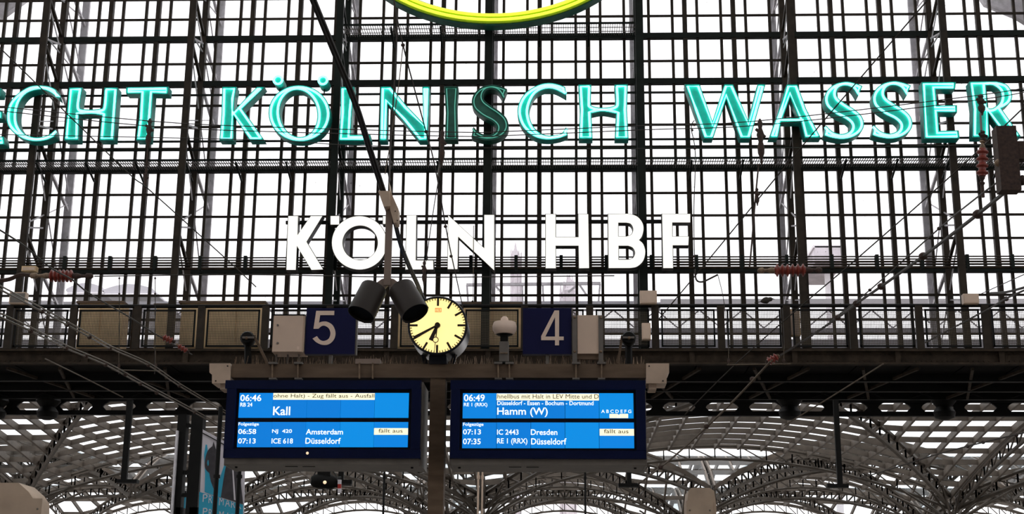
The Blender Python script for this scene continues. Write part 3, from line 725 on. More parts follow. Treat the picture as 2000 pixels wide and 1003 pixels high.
# station clock
ck = thing('station_clock', 'round backlit yellow station clock with dark hands on the gantry beam', 'clock', tuple(P(855, 708, YB)))
YC = 13.8; c = P(854.8, 635.5, YC); R = 59.5/F*YC
def V3(r, ang, Y=YC): return (c.x + math.sin(ang)*r, Y, c.z + math.cos(ang)*r)
MB().lathe((c.x, YC, c.z), (0, 1, 0), [(0, R*.985), (.005, R), (.4, R), (.41, R*.97)], 72).build('case', clockc, ck)
MB().lathe((c.x, YC - .012, c.z), (0, 1, 0), [(0, R*.955), (.012, R*.96)], 72).build('dial', clockf, ck)
MB().path([V3(R*.97, math.tau*i/72, YC - .012) for i in range(72)], .012, 6, True).build('bezel', clockc, ck)
def hand(name, r0, r1, w0, w1, ang, Y, th=.004, m=inkb, par=None):
    d = Vector((math.sin(ang), math.cos(ang))); nn = Vector((d.y, -d.x)); C0 = Vector((c.x, c.z))
    lp = [C0 + d*r0 - nn*w0/2, C0 + d*r1 - nn*w1/2, C0 + d*r1 + nn*w1/2, C0 + d*r0 + nn*w0/2]
    mb = MB().add([(q.x, Y, q.y) for q in lp] + [(q.x, Y + th, q.y) for q in lp], [(0, 1, 2, 3), (4, 7, 6, 5), (0, 4, 5, 1), (1, 5, 6, 2), (2, 6, 7, 3), (3, 7, 4, 0)])
    return mb.build(name, m, par or ck)
for i in range(60):
    a = math.tau*i/60
    if i % 5 == 0: hand('hour_mark', R*.67, R*.93, .021, .021, a, YC - .017)
    else: hand('minute_mark', R*.865, R*.93, .008, .008, a, YC - .017)
hand('minute_hand', -.01, R*.9, .018, .032, math.radians(241), YC - .026)
hand('hour_hand', 0, R*.56, .03, .042, math.radians(203), YC - .022)
s0 = math.radians(185.5); sh_ = hand('second_hand', 0, R*.42, .012, .01, s0, YC - .033)
hand('second_tip', R*.6, R*.93, .007, .005, s0, YC - .033)
q = V3(R*.51, s0, YC - .034); MB().path([(q[0] + math.cos(math.tau*i/20)*R*.092, q[1], q[2] + math.sin(math.tau*i/20)*R*.092) for i in range(20)], .0045, 5, True).build('second_ring', inkb, ck)
MB().lathe((c.x, YC - .04, c.z), (0, 1, 0), [(0, R*.09), (.03, R*.1)], 20).build('hub', inkb, ck)
for a in ((849.8, 600.8, 862, 601.8), (849.8, 608, 862, 609), (849.8, 600.8, 850.8, 609), (861, 600.8, 862, 609)): pbox(*a, YC - .017, YC - .013).build('emblem_border', clkred, ck)
text('DB', 852, 602.6, 860, 607.2, YC - .013, clkred, ck, 'emblem_lettering', .02)
pbox(838, 694, 872, 710, YB - .05, YB + .15).build('foot', clockc, ck)
for s in (-1, 1): MB().bar((c.x + s*R*.55, YC + .25, c.z - R*.82), (c.x + s*R*.4, YC + .25, PZ(709, YC)), .03).build('leg', clockc, ck)

# twin cylinder speakers on a hanging arm
YS = 12.4; ks = YS/F
sl = thing('hanging_twin_spotlight', 'two dark grey cylinders tilted apart on a hanging taupe arm before the clock', 'spotlight', tuple(P(758, 600, YS)))
pbox(751.5, 400, 764.5, 556, YS, YS + .05).build('arm', armm, sl)
ap, bp = P(757.5, 545, YS + .02), P(757.5, 556, YS + .02)
for sx, tx, bx, by, lb in ((-1, 731, 705, 614, ''), (1, 783, 811, 612, '')):
    top = P(tx, 562, YS + .05); bot = P(bx, by, YS - .05)
    pts = [(757, 541), (757 + sx*12, 544), (757 + sx*40, 564), (757 + sx*14, 571), (757, 556)]
    plate([[Vector((P(a, b, YS).x, P(a, b, YS).z)) for a, b in pts]], YS + .01, YS + .05, 'yoke', armm, sl)
    d = (bot - top); Lg = d.length; rc = 27.5*ks
    cy = MB().lathe(tuple(top), tuple(d), [(0, rc*.95), (.012, rc), (Lg, rc*1.04), (Lg + .001, rc*1.0), (Lg - .1, rc*.96)], 40).build('cylinder_housing', spotm, sl)
    MB().lathe(tuple(top + d.normalized()*(Lg - .03)), tuple(d), [(0, rc*.99), (.005, rc*.99)], 32).build('dark_mouth', spotin, cy)
    MB().path([P(757 + sx*8, 560, YS), P(757 + sx*18, 563, YS - .01), P(757 + sx*28, 564, YS - .02)], .008, 6).build('cable', cablew, sl)
# cream bracket box at top
qs = [(742, 379), (763, 375), (778, 430), (768, 437), (757, 437)]
plate([[Vector((P(a, b, YS).x, P(a, b, YS).z)) for a, b in [(741, 379), (763, 379), (764, 408), (752, 410)]]], YS - .1, YS + .1, 'hanger_box', bracket, sl)
plate([[Vector((P(a, b, YS).x, P(a, b, YS).z)) for a, b in [(761, 358), (763, 374), (779, 410), (778, 437), (770, 438), (763, 410)]]], YS - .05, YS + .1, 'hanger_plate', bracket, sl)
for a, b in ((772, 412), (776, 430)):
    q = P(a, b, YS - .055); MB().lathe(tuple(q), (0, 1, 0), [(0, .005), (.008, .006)], 8).build('bolt', black, sl)

# ------------------------------------------------------------------ wires, hangers, insulators
def wire(name, pts, r, label, cat='wire', m=None, knobs=(), double=0, group=None):
    P3 = smooth([P(a, b, Y) for a, b, Y in pts], 4)
    t = thing(name, label, cat, tuple(P3[0]), group)
    MB().path(P3, r, 5).build('strand', m or wirem, t)
    if double:
        MB().path([v + Vector((double, 0, double*.8)) for v in P3], r*.8, 5).build('strand', m or wirem, t)
    for a, b, Y in knobs:
        q = P(a, b, Y); MB().lathe((q.x, q.y, q.z - r*2.2), (0, 0, 1), [(0, r*1.2), (r*1.2, r*2.6), (r*3.2, r*2.6), (r*4.4, r*1.2)], 8).build('clamp', rust, t)
    return t
wire('power_cable', [(600, -20, 10.6), (645, 90, 11), (690, 200, 11.5), (722, 300, 12), (747, 378, 12.4)], .018, 'thick twin black cable slanting down from the top to the twin spotlight', 'cable', cablew, double=.022)
wire('power_cable', [(768, 425, 12.5), (782, 480, 12.8), (800, 525, 13.2), (814, 555, 13.5), (828, 590, 13.9)], .016, 'short thick twisted cable running from the twin spotlight down behind the clock', 'cable', cablew, double=.012)
wire('span_wire', [(-20, 206, 31), (290, 236, 31.3), (500, 247, 31.5), (895, 258, 31.6), (1000, 256, 31.6), (1263, 245, 31.5), (1480, 236, 31.3), (1895, 188, 31), (2020, 168, 31)], .012, 'upper thin cross-span wire sagging before the teal letters')
wire('span_wire', [(-20, 214, 31), (290, 246, 31.3), (500, 256, 31.5), (895, 266, 31.6), (1000, 264, 31.6), (1263, 253, 31.5), (1500, 243, 31.3), (1895, 197, 31), (2020, 176, 31)], .012, 'second thin cross-span wire just under the upper one')
wire('span_wire', [(-20, 262, 32), (500, 273, 32), (700, 284, 32), (1000, 289, 32), (1500, 289, 32), (2020, 281, 32)], .011, 'lowest cross-span wire along the feet of the teal letters')
wire('guy_wire', [(-10, 84, 26), (240, 328, 28), (291, 370, 29), (439, 503, 31), (500, 560, 32)], .014, 'single straight guy wire slanting across the upper left')
wire('guy_wire', [(1822, -12, 24), (1566, 286, 27), (1387, 503, 30), (1288, 621, 32)], .014, 'single guy wire slanting from the top right down to the right display')
wire('guy_wire', [(2020, 190, 24), (1872, 330, 26), (1677, 502, 28), (1566, 596, 30), (1435, 712, 31), (1338, 809, 32)], .014, 'long guy wire passing under the last letter down to the dark band')
wire('contact_wire', [(1990, 352, 15), (1910, 418, 17), (1803, 500, 20), (1721, 559, 23), (1673, 592, 25), (1636, 620, 27), (1574, 662, 30), (1505, 705, 33)], .024, 'thick knobbly overhead line slanting down from the dark bracket at the right', 'overhead line',
     knobs=((1910, 418, 17), (1803, 500, 20), (1721, 559, 23), (1673, 592, 25), (1636, 620, 27)))
wire('overhead_wire', [(2010, 305, 16), (1953, 352, 17), (1906, 387, 18), (1834, 446, 21), (1699, 566, 25), (1620, 628, 29)], .012, 'thin paired wires running just above the thick overhead line', 'overhead line', knobs=((1834, 446, 21), (1699, 566, 25)), double=.05)
wire('overhead_wire', [(1505, 705, 24), (1419, 796, 26), (1322, 886, 29), (1248, 944, 31.8)], .02, 'overhead wire crossing the dark band right of the right display', 'overhead line', wireb, knobs=((1470, 740, 25), (1380, 832, 27), (1290, 912, 30)), double=.03)
wire('overhead_wire', [(-10, 560, 16), (82, 608, 18), (175, 658, 20), (215, 680, 22), (290, 713, 24), (350, 753, 26), (450, 812, 29)], .013, 'upper of the two paired overhead lines at the left', 'overhead line', wireb, knobs=((82, 608, 18), (131, 634, 19), (175, 658, 20), (215, 680, 22), (290, 713, 24), (350, 753, 26)), double=.035)
wire('overhead_wire', [(-10, 614, 16), (60, 646, 17), (129, 680, 19), (206, 712, 21), (274, 749, 23), (380, 805, 27), (440, 841, 29)], .013, 'lower of the two paired overhead lines at the left', 'overhead line', wireb, knobs=((60, 646, 17), (129, 680, 19), (168, 695, 20), (206, 712, 21), (245, 731, 22), (274, 749, 23), (306, 767, 24), (380, 805, 27)), double=.035)
wire('overhead_wire', [(-10, 443, 20), (45, 478, 21), (98, 522, 22), (140, 545, 23), (175, 573, 24), (258, 622, 26), (300, 650, 27), (375, 692, 29)], .014, 'thin wire slanting down behind the long red insulator at the left', 'overhead line')
wire('overhead_wire', [(88, 700, 26), (160, 735, 28), (240, 775, 30)], .012, 'faint wire across the dark band at the left', 'overhead line', wireb)
wire('overhead_wire', [(1725, 710, 26), (1630, 770, 28), (1532, 830, 30)], .015, 'faint wire across the dark band at the right', 'overhead line', wireb)
wire('overhead_wire', [(2010, 842, 24), (1900, 868, 26), (1822, 889, 28), (1740, 915, 30), (1677, 934, 32)], .014, 'knotted wire below the dark band at the lower right', 'overhead line', knobs=((1985, 849, 24.5), (1920, 863, 26), (1890, 871, 26.5), (1793, 897, 29)))
wire('overhead_wire', [(2010, 558, 20), (1965, 570, 21), (1935, 572, 22)], .02, 'short thick rod at the right edge above the railing', 'overhead line')
wire('overhead_wire', [(2010, 562, 20), (1960, 585, 22), (1930, 603, 24), (1806, 669, 28)], .016, 'dark wire slanting across the railing at the right edge', 'overhead line', knobs=((1965, 583, 22),))
wire('overhead_wire', [(2010, 531, 20), (1917, 573, 24)], .008, 'hair-thin wire at the right edge above the railing', 'overhead line')
wire('hanger_wire', [(766, -10, 13), (775, 40, 13), (770, 160, 13), (763, 280, 13), (760, 360, 12.6)], .008, 'thin wire dropping from the top edge to the twin spotlight', 'wire')
wire('hanger_wire', [(787, 88, 20), (778, 170, 20), (762, 280, 20), (752, 340, 20)], .008, 'faint strand left of the twisted hanging wire', 'wire', wireb)
wire('hanger_wire', [(765, -20, 20), (787, 88, 20), (832, 257, 22), (845, 305, 22), (858, 370, 23), (870, 440, 24), (882, 500, 26), (903, 596, 30)], .012, 'twisted wire falling from the top edge past the letter N to the clock', 'wire', knobs=((787, 88, 20), (832, 257, 22), (858, 380, 23), (870, 442, 24), (881, 500, 26)))
wire('hanger_wire', [(862, 320, 22), (848, 400, 22), (832, 510, 22)], .008, 'thin wire from the hanger down to the pulley above the clock', 'wire')
wire('hanger_wire', [(925, 440, 33), (924, 590, 33)], .01, 'thin pale cord ending in a small weight above the railing', 'wire', wireb, knobs=((923, 588, 33),))
wire('hanger_wire', [(1356, 235, 30), (1350, 250, 30), (1358, 300, 30), (1355, 420, 30), (1357, 520, 30)], .011, 'beaded wire hanging left of the letter W', 'wire', knobs=((1356, 244, 30), (1352, 254, 30), (1356, 271, 30), (1357, 290, 30), (1356, 500, 30)))
wire('jumper_wire', [(1357, 525, 30), (1360, 546, 30), (1372, 550, 30), (1390, 542, 30), (1402, 536, 30)], .02, 'curved jumper cable under the white letter F', 'wire')
wire('jumper_wire', [(1402, 536, 30), (1414, 590, 30), (1424, 690, 30)], .008, 'thin drop wire from the end of the curved jumper', 'wire')
wire('messenger_wire', [(184, 539, 30), (500, 536, 31), (800, 541, 32), (1200, 538, 32)], .014, 'taut wire running right from the long red insulator', 'wire')
for x, lb in ((233, 'left drop rod hanging from the taut wire, reaching the catwalk'), (303, 'right drop rod hanging from the taut wire, reaching the catwalk')):
    wire('dropper', [(x, 540, 30.2), (x, 620, 30.2), (x - 1, 730, 30.2)], .009, lb, 'wire', knobs=((x, 543, 30.2), (x, 573, 30.2)))
for x0, x1, lb in ((229, 318, 'left small rod frame hanging in the dark band'), (1420, 1545, 'right small rod frame hanging in the dark band')):
    y = 722 if x0 < 1000 else 712
    t = thing('rod_frame', lb, 'rod', tuple(P(x0, y, 30)))
    MB().path([P(x0, y, 30), P(x1, y + (2 if x0 < 1000 else -2), 30)], .012, 6).build('rod', wireb, t)
    for xx in (x0 + 3, x1 - 14):
        MB().path([P(xx, y, 30), P(xx, y - 38, 30)], .007, 5).build('strand', wireb, t); q = P(xx, y - 4, 30); MB().lathe(tuple(q), (0, 0, 1), [(0, .02), (.04, .035), (.1, .015)], 8).build('clamp', rust, t)

def insulator(x0, y0, x1, y1, Y, rs, rw, label, sheds=6, ends=.25):
    a, b = P(x0, y0, Y), P(x1, y1, Y); d = b - a; L = d.length
    t = thing('insulator', label, 'insulator', tuple(a))
    MB().lathe(tuple(a), tuple(d), [(0, rs*.2), (L*.03, rs*.45), (L*ends*.3, rs*.5), (L*ends*.4, rs*.25), (L*ends*.6, rs*.3), (L*ends*.8, rs*.5), (L*ends, rs*.42)], 12).build('end_fitting', fitting, t)
    MB().lathe(tuple(b), tuple(-d), [(0, rs*.2), (L*.03, rs*.45), (L*ends*.3, rs*.5), (L*ends*.4, rs*.25), (L*ends*.6, rs*.3), (L*ends*.8, rs*.5), (L*ends, rs*.42)], 12).build('end_fitting', rust, t)
    pr = [(L*ends, rs*.6)]; n = sheds; S0 = L*ends; SL = L*(1 - 2*ends)
    for i in range(n):
        s0 = S0 + SL*i/n; w_ = SL/n; pr += [(s0 + w_*.2, rs*.62), (s0 + w_*.45, rs), (s0 + w_*.6, rs), (s0 + w_*.8, rs*.62)]
    pr.append((L*(1 - ends), rs*.6))
    MB().lathe(tuple(a), tuple(d), pr, 16).build('shed_body', insul, t)
    return t
insulator(58, 538, 182, 539, 28, .13, 0, 'long horizontal red ribbed insulator at the left', 6, .32)
insulator(1480, 528, 1606, 527, 28, .13, 0, 'long horizontal red ribbed insulator at the right', 6, .26)
insulator(1919, 272, 1918, 362, 22, .095, 0, 'upright dark red insulator hanging under the last teal letter', 4, .2)
insulator(314, 656, 342, 668, 27.5, .07, 0, 'small slanted red insulator over the catwalk, upper left one', 3, .18)
insulator(344, 672, 370, 688, 28.2, .06, 0, 'small slanted red insulator over the catwalk, lower right one', 3, .18)
insulator(1522, 694, 1496, 708, 25, .08, 0, 'small slanted red insulator on the thick line at the right girder', 3, .15)
wire('anchor_link', [(-10, 549, 28), (18, 545, 28), (40, 536, 28), (62, 538, 28)], .045, 'rusty twisted link left of the long red insulator', 'link', rust)
wire('anchor_link', [(1880, 270, 22), (1884, 262, 22)], .001, 'x') if False else None

def hanger(x, y0, y1, Y, wd, lb):
    t = thing('wire_hanger', lb, 'hanger', tuple(P(x, y1, Y)))
    r = wd/F*Y/2; a = P(x, y0, Y); L = a.z - P(x, y1, Y).z
    MB().lathe(tuple(a), (0, 0, -1), [(0, r*.25), (L*.1, r*.8), (L*.2, r*.5), (L*.35, r*1.1), (L*.5, r*.6), (L*.62, r), (L*.75, r*.9), (L*.85, r*.45), (L, r*.2)], 8).build('clamp_body', rust, t)
    MB().bar((a.x - r*1.2, a.y, a.z - L*.22), (a.x + r*1.3, a.y, a.z - L*.4), r*.45, 6).build('cross_bolt', rust, t)
    return t
hanger(293, 231, 292, 31.2, 13, 'rusty hanger clamp before the foot of the letter T')
hanger(286, 328, 378, 31.2, 9, 'small rusty clamp hanging below the letter T over the guy wire')
hanger(864, 253, 325, 31.4, 13, 'rusty hanger clamp before the unlit letter I')
hanger(1484, 232, 322, 31.2, 15, 'rusty hanger clamp between the letters W and A')
hanger(1478, 366, 402, 31.2, 9, 'small rusty clamp hanging below the letters W and A')
hanger(1915, 184, 225, 31.0, 16, 'rusty hanger clamp on the letter R')
hanger(1919, 255, 283, 22, 14, 'rusty shackle on top of the upright insulator')
hanger(829, 508, 558, 21, 9, 'rusty pulley block above the clock')
for pts, lb in (([(288, 292, 31.2), (286, 330, 31.2)], 'short rod linking the clamps under the letter T'), ([(1482, 320, 31.2), (1477, 368, 31.2), (1466, 500, 31.2), (1463, 522, 31.2)], 'thin rod below the clamps under the letter W'),
                ([(1915, 222, 27), (1917, 256, 22)], 'rod between the R clamp and the insulator'), ([(1918, 360, 22), (1920, 385, 22)], 'stub rod under the upright insulator'), ([(858, 322, 31.4), (855, 345, 30)], 'short rod below the clamp of the letter I')):
    wire('hanger_rod', pts, .03 if '1918' in str(pts) else .02, lb, 'rod', rust)
# dark bracket block at right edge
t = thing('cantilever_bracket', 'dark rusty steel bracket block at the right edge over the last letter', 'bracket', tuple(P(1973, 370, 15)))
pbox(1951, 245, 1990, 370, 15, 15.18).build('block', rust, t)
pbox(1985, 275, 2030, 310, 15.02, 15.14).build('side_arm', rust, t)
q = P(1948, 318, 15.05); MB().lathe(tuple(q), (1, 0, 0), [(-.03, .02), (0, .045), (.04, .045)], 12).build('pin', fitting, t)
q = P(1990, 352, 15.05); MB().lathe(tuple(q), (1, 0, 0), [(0, .04), (.03, .06), (.08, .05)], 12).build('pin', rust, t)

# ------------------------------------------------------------------ under the beam: hanging poles, lamp, banner, blocks
def tpole(x, y0, y1, hw, Y, lb, wd=8):
    t = thing('hanging_post', lb, 'post', tuple(P(x, y1, Y)))
    pbox(x - wd/2, y0, x + wd/2, y1 - 6, Y, Y + .1).build('shaft', black, t)
    pbox(x - hw, y1 - 7, x + hw, y1, Y - .05, Y + .15).build('foot_bar', black, t)
    return t
tpole(247, 780, 942, 20, 33, 'black post with a T foot hanging at the left between the roof vaults', 11)
tpole(1637, 780, 951, 21, 33, 'black post with a T foot hanging at the right between the roof vaults', 10)
tpole(1228, 800, 950, 20, 32, 'black post with a T foot hanging under the right display', 9)
tpole(668, 800, 946, 17, 31, 'black post with a short T foot behind the signal lamp', 10)
for x, w_, Y, m, lb in ((750, 4.5, 31, black, 'thin black pole behind the left display'), (1143, 4, 31, black, 'thin black pole behind the right display'), (422, 9, 26, black, 'black pole in front of the left half of the banner'), (466, 8, 26, black, 'black pole in front of the right half of the banner'),
                 (934, 4, 24, greyb, 'pale pole right of the gantry post, left one of a pair'), (942, 3.5, 24, greyb, 'pale pole right of the gantry post, right one of a pair')):
    xx = P(x, 950, Y).x; r = w_/F*Y/2
    t = thing('pole', lb, 'pole', (xx, Y, 0))
    MB().path([(xx, Y, 0), (xx, Y, PZ(795, Y))], r, 8).build('shaft', m, t)
    MB().lathe((xx, Y, 0), (0, 0, 1), [(0, r*3), (.05, r*3), (.06, r*1.4)], 10).build('base_flange', m, t)
    MB().lathe((xx, Y, PZ(935, Y)), (0, 0, 1), [(0, r*1.5), (.06, r*1.5)], 10).build('clip', m, t)
t = thing('signal_lamp', 'black horizontal signal lamp housing under the left display', 'lamp', tuple(P(635, 950, 24)))
q = P(607, 938, 24); MB().lathe(tuple(q), (1, .3, -.02), [(0, .06), (.04, .1), (.12, .12), (.35, .12), (.42, .09), (.5, .1)], 16).build('housing', black, t)
q = P(634, 941, 23.87); MB().lathe(tuple(q), (0, 1, 0), [(0, .012), (.02, .03)], 10).build('lens', lampg, t)
pbox(620, 915, 645, 932, 24, 24.1).build('bracket', black, t); pbox(660, 936, 687, 944, 24, 24.1).build('side_arm', black, t)
MB().path([P(612, 930, 24), P(618, 918, 24), P(640, 908, 24), P(655, 925, 24), P(660, 938, 24)], .012, 5).build('cable', cablew, t)
t = thing('marker_post', 'short red and white striped rod beside the signal lamp', 'post', tuple(P(663, 962, 24)))
for i, m in enumerate((bwhite, redm, bwhite)): pbox(659.5, 936 + i*8.5, 666, 944.5 + i*8.5, 23.7, 23.76).build('stripe', m, t)
# banner
YN = 30
bn = thing('advertising_banner', 'tall cyan and white shop banner with dark fashion figures, hanging lower left', 'banner', tuple(P(430, 1003, YN)))
zq = (330, 800, 4.867)
def bpoly(pts, Ya, Yb, name, m):
    w3 = [Vector((P(q.x, q.y, YN).x, P(q.x, q.y, YN).z)) for q in outline(poly(zq, pts))]
    return plate([w3], Ya, Yb, name, m, bn)
bpoly([(322, 185), (722, 400), (700, 1500), (262, 1500)], YN, YN + .05, 'cloth', bwhite)
bpoly([(322, 215), (722, 430), (722, 440), (322, 225)], YN - .03, YN + .06, 'top_bar', black)
bpoly([(290, 778), (705, 900), (695, 1500), (262, 1500)], YN - .012, YN, 'cyan_field', cyan)
bpoly([(340, 780), (345, 620), (335, 420), (350, 330), (362, 330), (370, 400), (390, 500), (400, 600), (440, 640), (480, 660), (545, 470), (585, 505), (530, 640), (495, 835)], YN - .014, YN - .002, 'cyan_brush', cyan)
bpoly([(425, 300), (415, 345), (380, 375, 1), (355, 430, 1), (340, 520, 1), (355, 570, 1), (385, 600), (400, 680), (430, 760), (445, 780), (470, 640), (480, 480, 1), (470, 400, 1), (445, 370)], YN - .018, YN - .006, 'figure_print', bdark)
bpoly([(545, 535, 1), (575, 500, 1), (605, 505, 1), (665, 520), (705, 895), (495, 830), (520, 660)], YN - .018, YN - .006, 'figure_print', bdark)
bpoly([(366, 500, 1), (376, 475, 1), (380, 515, 1), (372, 532, 1)], YN - .022, YN - .016, 'arm_gap', cyan)
bpoly([(600, 510), (612, 512), (636, 860), (620, 855)], YN - .022, YN - .016, 'coat_seam', bwhite)
for i, yy in enumerate((800, 930)):
    for ch, a, b in (('P', 322, 366), ('R', 378, 412), ('I', 436, 440), ('M', 478, 520), ('A', 535, 580), ('R', 592, 630), ('K', 648, 690)):
        y0 = yy + (a - 322)*.21; f = lambda x, y: (x/4.867 + 330, y/4.867 + 800)
        p, q = f(a, y0), f(b, y0 + 72); text(ch, p[0], p[1], q[0], q[1], YN - .013, bwhite, bn, 'letter', -.005)
# second narrow banner edge seen between the columns
t = thing('side_banner', 'narrow strip of cyan banner seen between the black columns', 'banner', tuple(P(353, 1003, 34.5)))
pbox(350, 962, 362, 1003, 34.5, 34.55).build('cloth', cyan, t)
pbox(349, 958, 363, 962, 34.45, 34.6).build('top_bar', black, t)
# beige blocks at the bottom edge
for pts, Y, lb in (([(-40, 942), (36, 942), (56, 960), (66, 975), (66, 1003), (66, 1250), (-40, 1250)], 11, 'chamfered beige metal box at the lower left corner'), ([(1345, 957), (1350, 952), (1386, 952), (1395, 958), (1399, 985), (1399, 1250), (1340, 1250), (1342, 980)], 13, 'beige box with a rounded top at the bottom edge, right of the display')):
    q = P(sum(p[0] for p in pts)/len(pts), 1100, Y); t = thing('beige_housing', lb, 'housing', (q.x, Y, 0))
    L = [Vector((P(a, b, Y).x, max(0, P(a, b, Y).z))) for a, b in pts]
    L = [Vector((v.x, 0)) if v.y < 1.7 else v for v in L]
    plate([L], Y, Y + .35, 'casing', concrete, t)
    x0, x1 = min(v.x for v in L), max(v.x for v in L); z = max(v.y for v in L)
    box((x0 + .03, Y - .012, .3), (x1 - .03, Y, z - .12)).build('front_cover', concrete, t)
    for xx in (x0 + .06, x1 - .06):
        MB().lathe((xx, Y - .02, z - .2), (0, 1, 0), [(0, .006), (.01, .008)], 8).build('screw', greyd, t)

# ------------------------------------------------------------------ vaulted glass canopies outside
def canopy(xa, xb, ya, yb, zs_, h, nx, ny, label, single, rd=.42, yc=None):
    xa += .12; xb -= .12; ya += .1; yb -= .1
    t = thing('canopy_vault', label, 'glass roof', ((xa + xb)/2, (ya + yb)/2, zs_))
    full = yc is None
    if full: yc = (ya + yb)/2
    def zf(x, y):
        u = (x - xa)/(xb - xa)*2 - 1; v = (y - yc)/(yb - yc)
        return zs_ + h*(1 - min(abs(u), abs(v))**2)
    X = [xa + (xb - xa)*i/nx for i in range(nx + 1)]; Y = [ya + (yb - ya)*j/ny for j in range(ny + 1)]
    def strip(mb, p, q, r, along):
        # deep flat rib from p to q
        wv = Vector((.045, 0, 0)) if along == 'y' else Vector((0, .045, 0))
        vs = [p - wv, p + wv, q + wv, q - wv]; dn = Vector((0, 0, -(rd*.58 if along == 'y' else rd*.47)))
        mb.add(vs + [v + dn for v in vs], [(0, 1, 2, 3), (7, 6, 5, 4), (0, 4, 5, 1), (1, 5, 6, 2), (2, 6, 7, 3), (3, 7, 4, 0)])
    for i, x in enumerate(X):
        mb = MB()
        for j in range(ny): strip(mb, Vector((x, Y[j], zf(x, Y[j]))), Vector((x, Y[j + 1], zf(x, Y[j + 1]))), 0, 'y')
        mb.build('rib', ribm, t)
    for j, y in enumerate(Y):
        mb = MB()
        for i in range(nx): strip(mb, Vector((X[i], y, zf(X[i], y))), Vector((X[i + 1], y, zf(X[i + 1], y))), 0, 'x')
        mb.build('purlin', ribm, t)
    allp = MB(); n = 0
    for i in range(nx):
        for j in range(ny):
            g = .06
            c4 = [(X[i] + g, Y[j] + g), (X[i + 1] - g, Y[j] + g), (X[i + 1] - g, Y[j + 1] - g), (X[i] + g, Y[j + 1] - g)]
            vs = [(x, y, zf(x, y) + .02) for x, y in c4]; vs += [(a, b, c_ + .02) for a, b, c_ in vs]
            fs = [(3, 2, 1, 0), (4, 5, 6, 7), (0, 1, 5, 4), (1, 2, 6, 5), (2, 3, 7, 6), (3, 0, 4, 7)]
            if single and n < 298: MB().add(vs, fs).build('glass_pane', rglass, t); n += 1
            else: allp.add(vs, fs)
    if allp.v: tag(allp.build('glass_panes', rglass, t), kind='stuff')
    # arch trusses on the edges and groins
    def arch(pts, name, dep=.55, r=.07):
        up_ = [Vector((x, y, zf(x, y) - .1)) for x, y in pts]; lo = [v - Vector((0, 0, dep)) for v in up_]
        mb = MB(); mb.path(up_, r, 5); mb.path(lo, r, 5)
        for i in range(len(pts) - 1): mb.bar(up_[i], lo[i + 1], r*.5); mb.bar(lo[i], up_[i], r*.5); mb.bar(lo[i + 1], up_[i + 1], r*.5)
        mb.build(name, arcm, t)
    K = 18
    arch([(xa + (xb - xa)*i/K, yb) for i in range(K + 1)], 'arch_truss')
    arch([(xa, ya + (yb - ya)*i/K) for i in range(K + 1)], 'arch_truss')
    xm = (xa + xb)/2
    for sx in (xa, xb):
        for ye in ((ya, yb) if full else (yb,)):
            arch([(sx + (xm - sx)*i/K, ye + (yc - ye)*i/K) for i in range(K + 1)], 'groin_truss', .5, .09)
    return t
pos = ['far left', 'left middle', 'right middle', 'far right']
X1 = [-43.4, -23.4, -3.4, 16.6, 36.6]
for i in range(4): canopy(X1[i], X1[i + 1], 42, 62, 8.0, 2.1, 20, 13, f'nearest row of glass roof vaults, {pos[i]} bay', i in (1, 2, 3), yc=42.5)
X2 = [-31.3, -18.7, -6.1, 6.5, 19.1, 31.7]
pos = ['leftmost', 'second from the left', 'middle', 'second from the right', 'rightmost']
for i in range(5): canopy(X2[i], X2[i + 1], 62.4, 77, 8.4, 2.1, 12, 9, f'second row of glass roof vaults, {pos[i]} bay', i in (1, 2, 3))
for i in range(5): canopy(X2[i], X2[i + 1], 77.4, 92, 8.6, 2.0, 10, 7, f'farthest row of glass roof vaults, {pos[i]} bay', False)
def tree(x, y, z, lb):
    t = thing('roof_column', lb, 'column', (x, y, 0))
    MB().path([(x, y, 0), (x, y, z - .9)], .16, 10).build('mast', arcm, t)
    MB().lathe((x, y, z - 1.4), (0, 0, 1), [(0, .18), (.1, .3), (.3, .3), (.5, .18)], 10).build('hub', arcm, t)
    for i in range(16):
        a = math.tau*i/16; r = 2.6 if i % 2 else 1.6
        MB().bar((x, y, z - 1.2), (x + math.cos(a)*r, y + math.sin(a)*r, z + (.15 if i % 2 else .05)), .05, 5).build('strut', arcm, t)
for x, lb in ((-23.4, 'branching roof column at the left edge under the near vaults'), (-3.4, 'branching roof column right behind the gantry post'), (16.6, 'branching roof column at the right under the near vaults')): tree(x, 62.2, 8.0, lb)
for x, lb in ((-18.7, 'branching column of the second vault row, leftmost'), (-6.1, 'branching column of the second vault row, second from the left'), (6.5, 'branching column of the second vault row, third from the left'), (19.1, 'branching column of the second vault row, rightmost')): tree(x, 77.2, 8.4, lb)

# ------------------------------------------------------------------ pale city and rooftop things beyond the glass
def dist(name, label, cat, items, Y):
    t = thing(name, label, cat, tuple(P(items[0][1], items[0][4], Y)))
    for nm, x0, y0, x1, y1, dep, m in [(i[0],) + tuple(i[1:5]) + (i[5] if len(i) > 5 else 4, i[6] if len(i) > 6 else pale) for i in items]:
        if nm == 'stack': box((P(x0, y0, Y).x, Y + 3, 0), (P(x1, y0, Y).x, Y + 4, P(x0, y0, Y).z)).build(nm, m, t)
        else: pbox(x0, y0, x1, y1, Y, Y + dep).build(nm, m, t)
    return t
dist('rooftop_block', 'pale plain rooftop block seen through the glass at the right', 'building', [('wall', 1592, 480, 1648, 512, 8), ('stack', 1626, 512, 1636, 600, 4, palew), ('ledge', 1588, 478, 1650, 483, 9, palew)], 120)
ch = thing('cathedral_spire', 'hazy pinnacled stone spire behind the gap before the white letter H', 'spire', tuple(P(1006, 600, 160)))
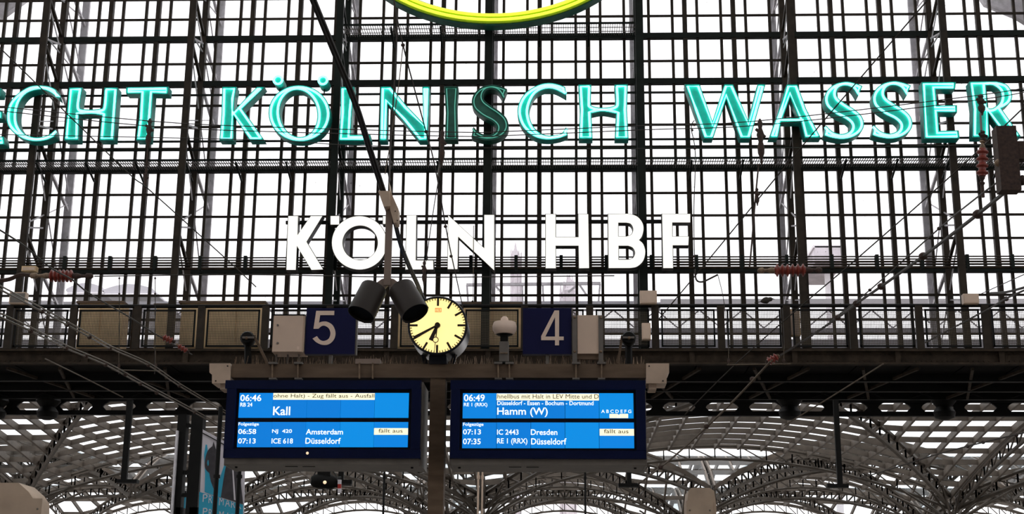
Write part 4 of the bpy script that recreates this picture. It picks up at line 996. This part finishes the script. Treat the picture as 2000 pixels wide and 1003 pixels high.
for (x, y0, y1, wd) in ((1006, 472, 600, 5.5), (1000, 486, 600, 3), (1013, 488, 600, 3.5), (998, 484, 520, 1.2), (1018, 490, 520, 1.4)):
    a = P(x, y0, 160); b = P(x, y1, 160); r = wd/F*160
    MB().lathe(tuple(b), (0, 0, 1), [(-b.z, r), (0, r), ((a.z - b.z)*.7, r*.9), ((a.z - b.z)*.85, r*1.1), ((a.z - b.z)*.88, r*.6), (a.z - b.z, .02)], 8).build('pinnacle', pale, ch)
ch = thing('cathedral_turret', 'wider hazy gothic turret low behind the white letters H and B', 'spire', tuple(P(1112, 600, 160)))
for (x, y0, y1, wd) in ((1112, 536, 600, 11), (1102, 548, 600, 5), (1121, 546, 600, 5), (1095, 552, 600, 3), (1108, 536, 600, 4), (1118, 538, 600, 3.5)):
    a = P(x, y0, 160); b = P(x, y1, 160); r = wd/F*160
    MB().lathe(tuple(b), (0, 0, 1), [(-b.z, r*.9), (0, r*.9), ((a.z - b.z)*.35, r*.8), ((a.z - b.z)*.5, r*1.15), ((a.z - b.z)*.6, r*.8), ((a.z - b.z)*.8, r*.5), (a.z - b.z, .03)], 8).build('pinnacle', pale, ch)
t = thing('roof_frame', 'pale steel frame standing outside behind the lower transom', 'frame', tuple(P(1040, 600, 48)))
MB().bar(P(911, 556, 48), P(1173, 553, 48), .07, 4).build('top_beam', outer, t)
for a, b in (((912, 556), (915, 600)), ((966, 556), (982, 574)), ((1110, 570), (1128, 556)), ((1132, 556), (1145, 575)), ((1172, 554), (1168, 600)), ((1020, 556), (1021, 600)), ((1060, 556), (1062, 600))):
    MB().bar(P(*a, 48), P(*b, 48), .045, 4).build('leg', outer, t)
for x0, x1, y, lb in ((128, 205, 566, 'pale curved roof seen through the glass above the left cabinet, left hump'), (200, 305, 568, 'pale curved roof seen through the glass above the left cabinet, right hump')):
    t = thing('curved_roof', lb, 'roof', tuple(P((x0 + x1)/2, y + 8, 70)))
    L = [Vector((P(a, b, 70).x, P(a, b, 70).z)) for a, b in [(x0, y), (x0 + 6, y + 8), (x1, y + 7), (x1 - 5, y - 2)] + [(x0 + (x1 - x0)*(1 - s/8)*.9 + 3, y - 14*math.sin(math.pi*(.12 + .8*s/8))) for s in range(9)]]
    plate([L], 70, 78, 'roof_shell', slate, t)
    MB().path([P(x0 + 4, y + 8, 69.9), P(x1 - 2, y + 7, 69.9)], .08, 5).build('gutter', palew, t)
ob = thing('outer_parapet', 'pale parapet and roof edge outside, behind the catwalk railing', 'parapet', (0, 44, PZ(600, 44)))
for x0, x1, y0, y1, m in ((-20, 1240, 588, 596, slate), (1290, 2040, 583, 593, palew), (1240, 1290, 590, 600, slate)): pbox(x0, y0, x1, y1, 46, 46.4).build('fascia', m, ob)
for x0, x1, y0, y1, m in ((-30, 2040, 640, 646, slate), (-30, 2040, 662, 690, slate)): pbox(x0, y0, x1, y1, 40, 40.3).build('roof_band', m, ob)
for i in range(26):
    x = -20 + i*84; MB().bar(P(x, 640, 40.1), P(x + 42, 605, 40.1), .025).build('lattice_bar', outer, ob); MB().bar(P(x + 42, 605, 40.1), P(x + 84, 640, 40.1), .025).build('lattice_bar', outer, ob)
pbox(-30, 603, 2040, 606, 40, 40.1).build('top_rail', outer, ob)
# small extra mullions low in the gable are covered by the railing
# outer translucent brace corners at the very top
for pts, lb in (([(-20, -20), (75, -20), (0, 35), (-20, 42)], 'pale slanted roof edge outside at the top left corner'), ([(1905, -20), (2030, -20), (2030, 60), (1985, 32), (1925, 8)], 'pale slanted roof edge outside at the top right corner')):
    q = P(pts[0][0], 40, 37.6); t = thing('outer_brace', lb, 'brace', tuple(q))
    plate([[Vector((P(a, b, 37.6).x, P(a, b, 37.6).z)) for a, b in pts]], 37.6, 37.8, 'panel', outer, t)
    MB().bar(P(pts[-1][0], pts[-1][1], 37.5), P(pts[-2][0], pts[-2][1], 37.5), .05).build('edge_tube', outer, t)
